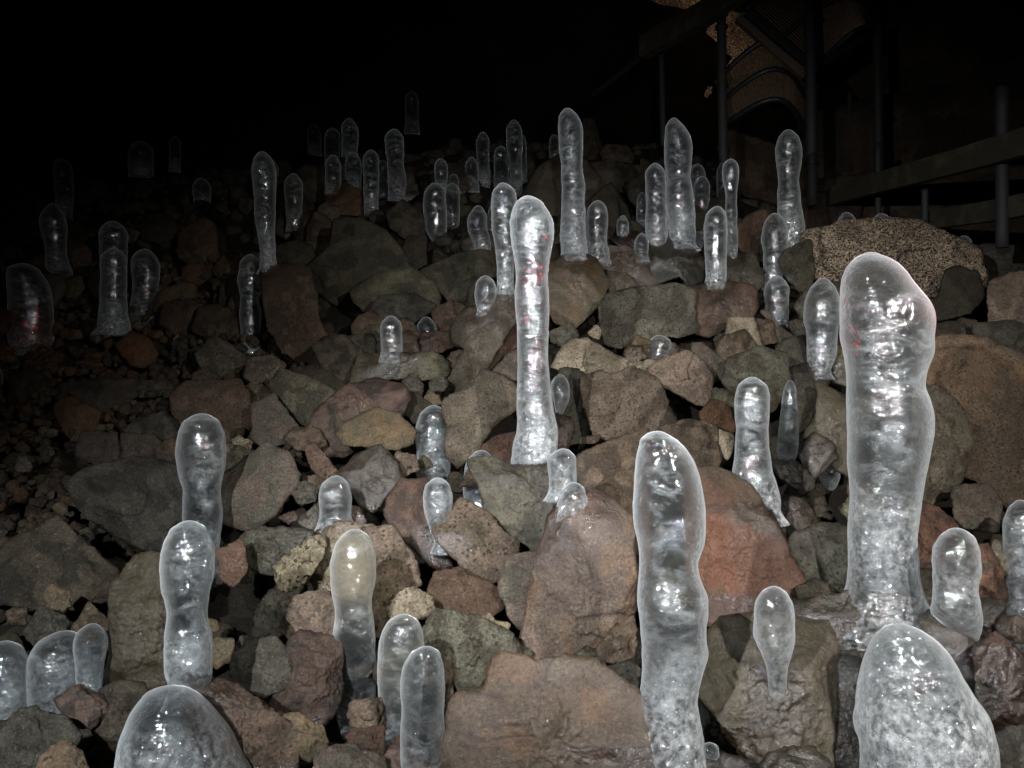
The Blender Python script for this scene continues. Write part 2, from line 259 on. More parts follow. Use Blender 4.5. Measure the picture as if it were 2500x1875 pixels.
# ---- rocks: colour, tile, label, points, opts
RK=[
('olive','E','heart-shaped olive rock at the foot of the tall slim ice column',[(850,1050),(1000,1035),(1110,1085),(1240,1090),(1320,1060),(1400,1170),(1395,1290),(1330,1450),(1300,1560),(1240,1590),(1180,1540),(1060,1450),(960,1370),(935,1250),(880,1130)],-.10),
('greybrown','E','long diagonal slab leaning up to the left side of the tall slim ice column',[(1125,-60),(1180,180),(1100,240),(1000,390),(940,500),(840,640),(690,690),(700,600),(760,480),(830,370),(760,340),(740,250),(830,150),(930,110),(1010,30)],-.05),
('greybrown','E','grey-brown rounded block below the long diagonal slab',[(690,680),(850,620),(920,510),(1120,570),(1160,720),(980,840),(900,970),(780,1080),(720,1000),(720,850),(700,760)],-.04),
('rust','E','dark rust strip of rock wedged between the diagonal slab and the tall slim ice column',[(1060,240),(1150,240),(1150,350),(1080,400),(990,510),(960,490),(1010,380)],.02),
('mauve','E','pinkish grey stone beside the middle of the tall slim ice column',[(1080,400),(1170,370),(1170,560),(1060,550),(990,510)],0),
('red','E','dark red stone between the heart-shaped rock and the diagonal slab',[(900,970),(1010,900),(1120,880),(1130,1050),(1090,1090),(1000,1040),(860,1040)],.04),
('ochre','B','ochre and olive block behind the shoulder of the tall slim ice column',[(1325,1220),(1470,1150),(1600,1190),(1680,1330),(1640,1440),(1480,1590),(1380,1570),(1310,1480)],-.03),
('mauve','B','mauve stone under the short clear ice column',[(1560,1190),(1640,1120),(1780,1110),(1940,1170),(1995,1280),(1960,1350),(1870,1360),(1720,1270),(1620,1220)],0),
('greybrown','B','small speckled stone between the ochre block and the grey pitted block',[(1680,1260),(1790,1270),(1870,1350),(1800,1390),(1700,1400),(1675,1330)],0),
('grey','B','big grey pitted block in the middle of the slope',[(1635,1480),(1700,1400),(1880,1370),(2080,1340),(2180,1390),(2195,1620),(2100,1650),(1990,1650),(1850,1720),(1760,1730),(1680,1680)],-.06),
('dolive','C','dark olive block at the foot of the tallest upper cluster column',[(-40,1100),(100,1050),(220,1110),(290,1200),(280,1310),(190,1360),(150,1290),(60,1320),(-20,1350)],0),
('redbrown','C','brown-red block under the short clear ice column with the white ring',[(220,1370),(330,1325),(590,1345),(600,1480),(560,1550),(400,1610),(330,1670),(240,1660),(225,1500)],-.05),
('tan','F','small pale speckled stone with a square top in the middle right',[(440,190),(585,190),(635,350),(530,400),(425,330)],-.06),
('brown','F','brown stone touching the right side of the pale speckled stone',[(580,190),(700,205),(725,330),(630,355)],-.02),
('mauve','F','smooth mauve wedge at the foot of the rounded ice thumb',[(600,130),(670,132),(750,240),(850,305),(810,335),(720,335),(700,220)],0),
('grey','F','flat grey stone left of the oval-headed ice column',[(780,210),(910,195),(920,280),(840,290)],0),
('greygreen','F','grey-green boulder behind the crystalline-footed ice column',[(415,570),(445,440),(600,370),(780,400),(800,560),(770,660),(700,740),(600,760),(500,720)],0),
('mauve','F','elongated mauve stone right of the pink faceted boulder',[(200,340),(290,345),(440,470),(430,545),(380,575),(310,540),(230,410)],0),
('pink','F','pink faceted boulder below the brown-red block',[(40,440),(200,390),(290,470),(350,560),(320,710),(250,700),(140,640),(30,590),(-40,500)],-.05),
('orange','F','orange-red stone under the pink faceted boulder',[(260,770),(340,680),(420,700),(475,800),(475,880),(380,840),(290,830)],0),
('brown','F','wide brown stone behind the head of the stout knobbly column',[(20,860),(170,810),(300,820),(400,860),(410,1000),(370,1090),(250,1110),(100,1000)],0),
('tan','F','thin beige chip beside the waist of the crystalline-footed ice column',[(385,860),(465,880),(475,940),(430,1060),(390,960)],-.03),
('wolive','F','pointed olive rock with yellow wet patches left of the massive ice column',[(940,565),(1080,640),(1200,720),(1210,900),(1180,1140),(1050,1060),(960,980),(900,900),(960,760),(990,650)],0),
('wet','F','wet slate-grey stone holding the glassy ice drip',[(855,980),(950,880),(1050,930),(1090,1030),(1000,1110),(950,1150),(890,1080)],-.03),
('olive','F','knobbly olive stone tucked against the left side of the massive ice column',[(1055,370),(1180,340),(1200,600),(1060,570),(1035,480)],0),
('dark','F','dark shard standing for a shadow between the ice spindle and the olive pointed rock',[(850,600),(940,570),(995,650),(960,780),(880,940),(840,1000),(845,750)],.03),  # a wedge of cast shadow, put in as a dark rock
('orangebrown','F','big smooth orange-brown boulder at the right edge',[(1600,340),(1800,318),(2000,350),(2212,450),(2340,600),(2340,1290),(2090,1290),(2000,1200),(1850,1100),(1650,1000),(1600,640)],.0),
('greybrown','F','cracked grey-brown rock in front of the orange-brown boulder',[(1560,620),(1740,630),(1860,780),(1900,950),(1850,1100),(1780,1220),(1600,1320),(1540,1100)],-.12),
('mauve','F','dark mauve block under the orange-brown boulder',[(1780,1210),(2000,1190),(2070,1290),(2050,1460),(1880,1460),(1800,1390)],-.06),
('rust','I','pitted rust-red rock behind the milky finger of ice',[(1550,60),(1700,110),(1810,210),(1850,330),(1800,470),(1650,490),(1550,480)],0),
('porous','C','porous tan lava rock, the brightest rock on the right, full of tiny holes',[(915,1030),(1080,1000),(1130,970),(1300,963),(1450,968),(1580,970),(1690,1030),(1830,1080),(1920,1130),(1950,1250),(1968,1390),(1900,1380),(1780,1400),(1700,1460),(1600,1510),(1350,1510),(1150,1440),(1080,1340),(960,1290),(925,1200)],.05),
('dark','C','dark round boulder standing for the massive column shadow on the porous tan rock',[(1740,1270),(1800,1235),(1920,1265),(1975,1400),(1880,1500),(1750,1545),(1650,1540),(1640,1480),(1710,1400)],-.1),  # the massive column's cast shadow, put in as a dark boulder
('grey','C','flat-topped grey rock at the right end of the porous tan rock',[(1940,1120),(2000,1100),(2212,1108),(2330,1120),(2330,1300),(2130,1320),(2030,1350),(1965,1250)],0),
('pink','C','pink pitted block at the right edge under the flat-topped grey rock',[(2010,1330),(2130,1285),(2330,1270),(2330,1650),(2180,1650),(2150,1590),(2000,1570)],-.03),
('dgrey','F','dark grey slab at the right edge above the orange-brown boulder',[(1915,225),(2000,218),(2150,208),(2330,240),(2330,430),(2100,380),(1940,320)],-.05),
('dark','F','black-brown stone in the shade right of the massive column head',[(1640,230),(1800,208),(1850,310),(1750,350),(1640,330)],0),
('dolive','C','dark olive boulder left of the porous tan rock',[(765,1150),(850,1105),(930,1070),(950,1290),(920,1380),(860,1375),(780,1290),(745,1200)],-.03),
('red','C','dark red rock behind the long light streak column',[(500,985),(560,925),(660,895),(720,950),(720,1120),(620,1200),(520,1160),(495,1080)],0),
('dred','C','long dim red rock behind the pinched dark column',[(850,830),(1000,790),(1180,805),(1228,870),(1222,970),(1080,1010),(880,1010)],.1),
('mauve','C','small mauve chip right of the short ringed-foot column',[(430,1180),(520,1155),(565,1200),(510,1245),(445,1225)],0),
('dred','C','wet red stone below the mauve chip',[(505,1255),(600,1215),(660,1270),(650,1330),(520,1310)],0),
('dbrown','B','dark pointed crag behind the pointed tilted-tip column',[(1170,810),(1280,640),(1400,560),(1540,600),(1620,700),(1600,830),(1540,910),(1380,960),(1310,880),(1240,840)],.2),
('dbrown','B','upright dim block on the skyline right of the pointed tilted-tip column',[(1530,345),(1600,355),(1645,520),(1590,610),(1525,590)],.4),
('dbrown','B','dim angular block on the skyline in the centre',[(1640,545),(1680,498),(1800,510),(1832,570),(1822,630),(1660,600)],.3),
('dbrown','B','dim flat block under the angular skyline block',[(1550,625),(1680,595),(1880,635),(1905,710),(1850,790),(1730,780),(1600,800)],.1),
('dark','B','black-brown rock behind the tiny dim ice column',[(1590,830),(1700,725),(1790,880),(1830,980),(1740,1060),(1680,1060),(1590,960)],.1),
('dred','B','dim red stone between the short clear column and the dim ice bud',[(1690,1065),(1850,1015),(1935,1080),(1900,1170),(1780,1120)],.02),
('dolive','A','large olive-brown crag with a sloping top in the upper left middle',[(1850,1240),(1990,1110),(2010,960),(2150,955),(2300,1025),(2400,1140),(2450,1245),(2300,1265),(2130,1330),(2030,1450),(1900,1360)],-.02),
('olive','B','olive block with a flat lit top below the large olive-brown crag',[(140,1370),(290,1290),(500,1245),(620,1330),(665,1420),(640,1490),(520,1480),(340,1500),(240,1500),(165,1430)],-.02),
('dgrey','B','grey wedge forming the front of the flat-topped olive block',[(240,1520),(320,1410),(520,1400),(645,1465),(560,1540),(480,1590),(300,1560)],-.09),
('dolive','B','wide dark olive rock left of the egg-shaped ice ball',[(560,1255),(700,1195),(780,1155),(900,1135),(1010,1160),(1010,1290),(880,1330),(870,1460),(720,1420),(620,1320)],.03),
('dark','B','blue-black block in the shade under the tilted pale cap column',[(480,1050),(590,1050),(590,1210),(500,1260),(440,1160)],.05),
('redbrown','B','cracked red-brown stone above the dim ice arc',[(630,1490),(740,1435),(850,1480),(810,1610),(700,1650),(640,1590)],0),
('dbrown','B','dark brown block right of the twin columns foot',[(350,910),(450,835),(560,915),(585,1060),(480,1070),(370,990)],.03),
('orange','A','rust-orange stone below the rounded ice stub in the upper left',[(1950,755),(2080,735),(2160,775),(2160,920),(1960,910)],0),
('mauve','A','pale mauve pebble left of the rust-orange stone',[(1915,865),(1960,845),(2045,890),(2020,960),(1900,935)],-.05),
('brown','A','brown stone at the left end of the large olive-brown crag',[(1850,1010),(1890,900),(1980,950),(2005,1100),(1910,1170),(1838,1090)],0),
('dgrey','A','small dim grey stone left of the tall tapering column',[(1440,820),(1500,795),(1525,870),(1480,925),(1430,890)],0),
('redbrown','A','rusty brown boulder right of the wavy hourglass column',[(1575,1270),(1700,1235),(1850,1250),(1890,1400),(1900,1540),(1990,1700),(1970,1840),(1800,1800),(1700,1730),(1620,1610),(1590,1450)],-.04),
('dbrown','A','dim brown shard left of the wavy hourglass column',[(1330,1340),(1420,1280),(1450,1400),(1410,1510),(1300,1530)],0),
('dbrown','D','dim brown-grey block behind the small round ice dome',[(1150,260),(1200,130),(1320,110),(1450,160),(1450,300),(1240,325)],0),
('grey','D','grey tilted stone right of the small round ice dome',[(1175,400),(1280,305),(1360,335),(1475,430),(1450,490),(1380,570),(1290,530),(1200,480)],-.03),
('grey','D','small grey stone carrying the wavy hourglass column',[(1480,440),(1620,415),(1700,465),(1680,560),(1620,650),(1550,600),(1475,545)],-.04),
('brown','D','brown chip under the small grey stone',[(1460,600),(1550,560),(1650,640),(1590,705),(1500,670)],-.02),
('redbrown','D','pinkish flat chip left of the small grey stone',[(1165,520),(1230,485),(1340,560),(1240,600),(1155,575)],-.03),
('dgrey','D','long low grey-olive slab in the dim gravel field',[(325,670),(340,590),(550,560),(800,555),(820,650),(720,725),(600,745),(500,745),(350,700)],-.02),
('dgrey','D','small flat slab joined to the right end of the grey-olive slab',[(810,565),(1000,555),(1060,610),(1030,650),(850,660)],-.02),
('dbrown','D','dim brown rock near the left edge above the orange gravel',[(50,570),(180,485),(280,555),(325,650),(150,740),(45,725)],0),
('redbrown','D','long red pitted boulder behind the head of the ridged ice column',[(1035,650),(1150,580),(1440,565),(1490,650),(1505,820),(1460,910),(1300,940),(1150,900),(1060,760)],0),
('mauve','D','brown-mauve rock between the pitted boulder and the striped olive rock',[(1520,710),(1650,655),(1770,830),(1790,890),(1720,930),(1620,970),(1515,910)],0),
('olive','D','striped olive rock with a sharp right corner in the left middle',[(1615,585),(1700,495),(1850,555),(2010,640),(1990,710),(1900,870),(1800,810),(1740,730),(1660,650)],-.03),
('dark','D','dark greenish slab above the striped olive rock',[(1740,495),(1900,475),(2100,600),(2000,640),(1820,560)],.02),
('wetred','E','wet reddish boulder with an orange crest above the ochre lens rock',[(-120,860),(-40,720),(100,615),(280,560),(430,600),(480,690),(420,800),(200,960),(100,1000),(-60,1030),(-110,940)],.02),
('ochre','E','ochre lens-shaped rock left of the smooth rounded column',[(65,880),(150,800),(300,728),(430,775),(535,880),(515,930),(400,970),(250,965),(110,945)],-.08),
('wet','E','blue-grey ribbed stone beside the hat-shaped ice dome',[(75,1100),(180,1020),(310,965),(400,1050),(450,1150),(320,1300),(280,1360),(200,1310),(130,1210)],-.04),
('pink','E','small pale pink stone between the ribbed stone and the rounded column',[(365,1060),(420,998),(520,1015),(550,1100),(430,1150),(380,1110)],-.06),
('olive','E','flat olive slab carrying the bullet-shaped ice dome',[(140,600),(200,415),(400,400),(640,400),(715,450),(705,540),(560,560),(440,550),(330,560),(180,610)],-.03),
('olive','E','olive stone left of the bullet-shaped ice dome',[(180,320),(240,235),(330,225),(340,400),(200,410)],.02),
('redbrown','E','brown upright stone right of the bullet-shaped ice dome',[(430,190),(520,225),(550,330),(510,410),(430,410)],.02),
('red','E','red-brown block in front of the dim ice arc',[(555,340),(570,280),(720,268),(745,360),(650,400),(580,395)],-.03),
('dbrown','E','dark tall rock left of the flat olive slab',[(-90,360),(0,300),(100,300),(210,400),(160,600),(40,570),(-30,480)],0),
('grey','E','small grey cube-like stone above the shaded hole in the left centre',[(440,560),(520,525),(575,590),(565,650),(480,630)],-.03),
('grey','E','small grey chip right of the cube-like stone',[(605,570),(700,528),(725,570),(700,625),(620,630)],-.02),
('ochre','E','little ochre chip under the small grey chip',[(575,675),(610,618),(670,650),(690,705),(610,710)],-.02),
('dark','E','black shaded stone between the wet reddish boulder and the grey-brown block',[(440,670),(520,630),(630,720),(610,800),(540,830),(440,750)],.04),
('brown','E','brown stone under the top bend of the diagonal slab',[(695,465),(740,395),(830,365),(800,450),(730,510)],0),
('greygreen','E','grey-green wedge touching the right side of the tall slim column',[(1325,280),(1400,245),(1475,208),(1505,290),(1430,380),(1370,350)],0),
('tan','E','tiny pale chip left of the grey pitted block base',[(1555,275),(1600,228),(1650,255),(1630,320)],0),
('tan','E','cream and brown capstone right of the tall slim column',[(1355,480),(1390,395),(1470,330),(1560,320),(1640,360),(1700,400),(1810,450),(1790,505),(1620,520),(1510,535),(1400,500)],-.03),
('dgrey','E','dark upright stone behind the clear little dome',[(1390,500),(1540,520),(1570,640),(1570,880),(1510,990),(1420,960),(1380,800)],.05),
('brownpink','E','round knobbly brown boulder with pink edges right of centre',[(1530,545),(1650,508),(1700,535),(1830,500),(1960,560),(2025,690),(1990,830),(1900,905),(1700,912),(1600,885),(1555,720)],-.08),
('wetochre','E','wet ochre stone under the grey pitted block',[(1780,400),(1860,285),(1930,335),(1940,420),(1830,450)],-.02),
('tan','E','flat tan chip between the wet ochre stone and the pink faceted boulder',[(1800,450),(1985,440),(1985,525),(1830,520)],-.03),
('mauve','E','mauve stone carrying the faint ice blister',[(1920,335),(2000,300),(2100,360),(2210,410),(2100,450),(1980,460),(1920,425)],.02),
('brown','E','little brown chip under the round knobbly boulder',[(1515,905),(1640,890),(1610,945),(1540,940)],-.05),
('brown','E','broad brown rock in half shade behind the mauve slab',[(1480,1030),(1700,930),(1920,865),(1880,1000),(1860,1300),(1790,1400),(1700,1330),(1580,1280),(1500,1130)],.05),
('bigmauve','H','big mauve slab with a peaked top, centre of the lower half',[(1290,360),(1330,180),(1440,60),(1560,20),(1690,60),(1810,170),(1835,550),(1810,800),(1640,960),(1500,975),(1280,1060),(1185,1000),(1178,860),(1215,620)],-.05),
('mauve','H','rounded mauve-grey shoulder left of the big mauve slab',[(1035,490),(1090,395),(1250,360),(1330,400),(1300,620),(1190,860),(1090,730),(1045,620)],-.02),
('brown','H','brown chip at the lower right corner of the big mauve slab',[(1635,940),(1700,830),(1825,755),(1845,900),(1832,1005),(1760,1030),(1640,1000)],-.08),
('dgrey','H','dark grey stone against the left side of the stout knobbly column',[(1690,1060),(1835,1005),(1870,1080),(1850,1220),(1780,1200),(1710,1130)],-.02),
('greygreen','H','grey-green chip between the big mauve slab and the wide sparkling boulder',[(1460,1000),(1560,945),(1650,985),(1710,1050),(1640,1100),(1540,1060)],0),
('bigbrown','H','wide brown boulder with a rusty sparkling right side at the bottom edge',[(760,1300),(820,1225),(960,1180),(1010,1010),(1080,980),(1180,1010),(1260,1050),(1420,1000),(1560,1010),(1760,1140),(1900,1290),(2000,1480),(2060,1659),(2080,1850),(680,1850),(690,1500),(750,1400)],-.08),
('greygreen','H','large grey-green crumbly rock above the wide sparkling boulder',[(560,850),(650,725),(790,735),(920,785),(1110,860),(1150,985),(1010,1020),(970,1110),(860,1215),(760,1220),(680,1020),(600,950)],-.02),
('rustsmooth','H','smooth dark rust-brown rock above the crumbly grey-green rock',[(605,620),(655,490),(790,455),(1000,575),(1050,690),(900,770),(650,745)],0),
('tan','H','tan stone above the two touching ice columns',[(365,710),(400,615),(520,565),(612,640),(650,740),(560,760),(400,790)],-.05),
('yellow','H','small yellow-tan chip right of the crumbly grey-green rock top',[(905,755),(960,715),(1020,775),(1095,785),(1085,860),(980,830)],-.06),
('brownpink','H','mottled brown rock right of the cream-tinted ice column',[(210,240),(400,235),(500,390),(565,560),(500,590),(370,720),(320,860),(260,820),(250,500)],0),
('redwet','H','rust-red wedge rock under the smooth rounded ice column',[(335,120),(400,0),(450,-60),(600,-60),(620,0),(640,240),(765,455),(720,475),(600,430),(400,220)],-.03),
('brownpink','H','pale brown slab below the heart-shaped rock, right of the milky ice tongue',[(640,250),(680,150),(800,55),(960,150),(1140,310),(1140,400),(1045,500),(980,550),(820,470),(720,360)],-.05),
('tan','G','pale smooth stone behind the cream-tinted ice column',[(1860,490),(1950,230),(2040,195),(2230,215),(2250,500),(2100,640),(1990,630),(1900,600)],.02),
('tanrough','G','rough crumbly tan rock left of the cream-tinted ice column',[(1655,450),(1760,330),(1930,255),(1965,310),(1880,480),(1860,560),(1760,598),(1680,575)],-.05),
('pink','G','pink-brown block left of the cream-tinted ice column',[(1705,645),(1980,610),(2040,720),(2020,870),(1860,900),(1770,840),(1705,710)],-.04),
('greygreen','G','long grey-green rock right of the ridged ice column',[(1425,300),(1500,240),(1700,225),(1865,230),(1865,290),(1690,420),(1650,500),(1510,470),(1450,400)],0),
('pinkrust','G','pinkish rust chip right of the ridged ice column',[(1310,360),(1450,295),(1485,380),(1470,480),(1400,565),(1320,510)],-.04),
('grey','G','grey broken stone left of the pink-brown block',[(1530,730),(1620,595),(1730,620),(1760,810),(1640,895),(1500,870)],0),
('dgrey','G','dark slate-grey boulder below the grey broken stone',[(1400,1020),(1480,895),(1650,895),(1750,1010),(1710,1180),(1580,1235),(1440,1180),(1370,1120)],-.02),
('dred','G','dark red-brown rock left of the lower half of the cream-tinted column',[(1720,950),(1800,865),(2040,870),(2050,1180),(1950,1390),(1800,1360),(1620,1290),(1690,1150)],.02),
('wolive','G','tall olive-brown wet rock left of the pinched ice column',[(670,600),(760,450),(900,385),(1020,430),(1030,600),(1050,760),(1040,1000),(1000,1150),(800,1180),(630,1140),(680,900),(670,760)],.03),
('dbrown','G','brown gritty rock between the three domes and the cone-shaped ice head',[(600,1180),(700,1140),(880,1150),(900,1310),(760,1450),(700,1560),(620,1500),(560,1400)],-.02),
('redbrown','G','large red-brown boulder right of the cone-shaped ice head',[(1040,1170),(1150,1105),(1290,1125),(1430,1155),(1600,1300),(1740,1380),(1785,1500),(1760,1659),(1720,1850),(1380,1850),(1150,1500)],-.03),
('ochre','G','light brown broken stone right of the large red-brown boulder',[(1650,1365),(1800,1340),(1930,1415),(1958,1540),(1870,1610),(1790,1600),(1740,1480)],-.05),
('dbrown','G','huge dim brown rock against the left edge',[(-100,480),(100,290),(350,170),(500,320),(700,490),(730,540),(640,650),(500,700),(300,700),(-100,660)],.02),
('dgrey','D','large dark grey-olive boulder left of the ridged ice column',[(430,1180),(520,1100),(700,1065),(800,1035),(950,1055),(1090,1095),(1120,1300),(1090,1500),(960,1570),(860,1570),(700,1490),(540,1380),(445,1270)],-.03),
('dmauve','D','dim grey-mauve block left of the ridged column head',[(480,880),(700,875),(740,1060),(640,1090),(460,1020)],0),
('dmauve','D','dim mauve block, next right of the grey-mauve block',[(735,885),(900,885),(990,960),(930,1060),(740,1055)],0),
('dgrey','D','dim flat-topped grey rock above the mauve block',[(710,870),(850,795),(1000,745),(1100,830),(1060,910),(960,920)],.03),
('redbrown','D','small red-brown stone touching the left side of the ridged column',[(940,970),(1060,895),(1100,1000),(1090,1080),(1020,1100),(940,1060)],0),
('ochre','G','orange-tan pebble lying on the huge dim brown rock',[(255,610),(310,562),(420,598),(435,690),(380,720),(280,690)],-.12),
('dgrey','G','dark purple-grey stone above the wide low dome',[(130,850),(240,700),(330,678),(415,780),(405,860),(300,910),(200,920)],0),
('brown','G','small brown stone at the left above the ice dome cut by the edge',[(35,720),(80,685),(158,700),(155,800),(60,800)],0),
('brown','G','peaked brown shard above the narrow ice dome',[(410,860),(540,675),(640,775),(690,860),(650,940),(550,900)],.02),
('wetred','G','black-red wet stone in front of the wide low dome',[(340,1250),(420,1185),(500,1165),(630,1230),(650,1340),(540,1420),(400,1380)],-.06),
('dgrey','G','rough grey-brown rock in the lower left corner',[(-150,1440),(0,1385),(200,1310),(400,1375),(470,1480),(400,1600),(300,1700),(250,1850),(-150,1850)],-.03),
('orangebrown','G','orange-brown pitted stone at the bottom edge left of the cone-shaped ice head',[(220,1630),(310,1535),(380,1495),(480,1560),(520,1659),(500,1850),(210,1850)],-.08),
('mauve','D','faceted mauve-brown rock right of the ridged ice column',[(1335,1150),(1450,1075),(1600,945),(1710,1000),(1790,1130),(1770,1210),(1660,1340),(1570,1430),(1480,1445),(1335,1400)],0),
('brown','D','brown angular stone left of the wet reddish boulder',[(1720,910),(1780,845),(1910,860),(1960,950),(1890,990),(1790,980)],0),
('redbrown','D','slanting red sliver above the hat-shaped ice dome',[(1830,970),(1900,945),(1990,1060),(2060,1140),(1960,1180),(1880,1090)],-.03),
('brown','D','brown pebble left under the slanting red sliver',[(1800,1130),(1900,1125),(1950,1165),(1870,1205),(1800,1190)],0),
('grey','D','grey pebble left of the hat-shaped ice dome',[(1750,1225),(1820,1165),(1910,1210),(1890,1290),(1790,1300)],-.02),
('olive','D','olive stone touching the right side of the ridged column head',[(1330,1010),(1360,925),(1440,955),(1510,985),(1450,1070),(1330,1110)],0),
('tan','D','small tan chip on top of the olive stone by the ridged column',[(1385,915),(1430,890),(1518,930),(1490,975),(1400,945)],-.04),
('redbrown','D','small red pebble in the gravel below the faceted mauve-brown rock',[(1670,1380),(1770,1335),(1800,1390),(1730,1425)],0),
('olive','D','olive pebble left below the hat-shaped ice dome',[(1800,1400),(1900,1305),(1935,1360),(1910,1465),(1850,1495)],0),
('mauve','D','mauve pebble carrying the hat-shaped ice dome',[(1870,1500),(1960,1405),(2090,1415),(2170,1500),(2060,1570),(1930,1570)],0),
('banded','I','brown rock with a bright rust-orange band right of the stout knobbly column',[(200,-110),(420,-90),(560,-10),(680,140),(770,290),(800,380),(900,560),(935,645),(830,690),(700,740),(560,770),(400,800),(270,760),(200,500)],.02),
('greygreen','I','smooth grey-green stone left of the massive column foot',[(795,330),(850,255),(960,205),(1180,240),(1200,480),(1180,620),(1000,625),(930,580),(880,490),(815,425)],-.02),
('brown','I','brown wet stone above the smooth grey-green stone',[(680,110),(800,45),(900,65),(980,190),(890,250),(790,290),(730,240)],-.02),
('grey','F','flat grey splinter below the ice spindle',[(690,1040),(830,1050),(950,1150),(960,1220),(860,1220),(760,1160)],0),
('wolive','I','large wet brown-olive boulder under the frosted bullet of ice',[(320,900),(420,780),(600,765),(850,780),(1010,820),(1080,960),(1100,1060),(1070,1300),(1050,1500),(1080,1850),(640,1850),(570,1600),(430,1420),(260,1200)],-.04),
('wetdark','I','dark wet ledge carrying the massive ice column',[(820,680),(1000,635),(1160,620),(1500,640),(1680,720),(1700,900),(1500,1000),(1250,1000),(1080,980),(950,1040),(850,900)],.0),
('wetdark','I','black wet rock left of the egg-shaped frosty ice head',[(1070,980),(1300,950),(1350,1200),(1330,1500),(1340,1850),(1060,1850),(1030,1550),(1050,1300)],-.02),
('wet','I','wet grey rock between the egg-shaped ice head and the milky finger',[(1580,760),(1700,700),(1900,880),(1960,1100),(1980,1300),(1850,1250),(1700,1050)],-.02),
('wetred','I','dark red wet rock at the right edge below the milky edge column',[(1920,960),(2050,870),(2200,980),(2330,1100),(2330,1400),(2100,1440),(1970,1420),(1945,1200)],-.03),
('dgrey','I','dark grey rock in the lower right corner',[(1970,1530),(2100,1435),(2330,1385),(2330,1850),(1990,1850)],-.05),
('rust','I','rust-red rock between the milky finger and the milky edge column',[(1900,320),(2000,325),(2120,600),(2090,660),(1950,650),(1900,500)],0),
('dbrown','I','dark brown rock below the rust-red rock by the right edge',[(1930,640),(2090,655),(2110,820),(1990,840),(1920,760)],0),
('wolive','I','small green stone above the milky edge column waist',[(2000,390),(2050,285),(2130,350),(2140,500),(2060,500)],-.02),
('wetmoss','I','mossy green wet hump at the bottom edge in the lower right',[(640,1650),(700,1560),(830,1525),(960,1548),(1050,1659),(1080,1850),(620,1850)],-.1),
('dolive','I','olive sliver right of the stout knobbly column foot',[(240,1300),(300,1275),(400,1400),(450,1510),(380,1510),(280,1410)],-.02),
('wetdark','I','dark wet stone at the bottom edge beside the walnut-sized ice pebble',[(110,1640),(150,1585),(400,1560),(620,1640),(640,1850),(110,1850)],-.04),
('rustwet','H','rust-red rock at the bottom edge in front of the rear touching column',[(325,1620),(420,1480),(470,1470),(560,1560),(620,1700),(600,1850),(320,1850)],-.02),
('brown','H','brown block against the lower right of the cream-tinted column',[(105,1340),(150,1265),(330,1235),(330,1410),(140,1425)],-.08),
('red','H','red block under the brown block by the cream-tinted column',[(125,1435),(330,1405),(330,1570),(150,1560)],-.08),
('mauve','H','mauve rock at the bottom edge under the cream-tinted column',[(-60,1590),(80,1515),(220,1555),(330,1600),(330,1850),(-80,1850)],-.05),
('brown','H','brown stone right of the front touching ice column',[(690,1010),(740,1040),(760,1150),(750,1260),(690,1260)],0),
('dred','H','dark red stone low beside the front touching ice column',[(690,1290),(760,1240),(850,1340),(760,1500),(690,1500)],0),
('dbrown','I','dark brown stone in the shade right of the massive column base',[(1560,480),(1680,465),(1700,600),(1690,750),(1570,700)],.03),
]
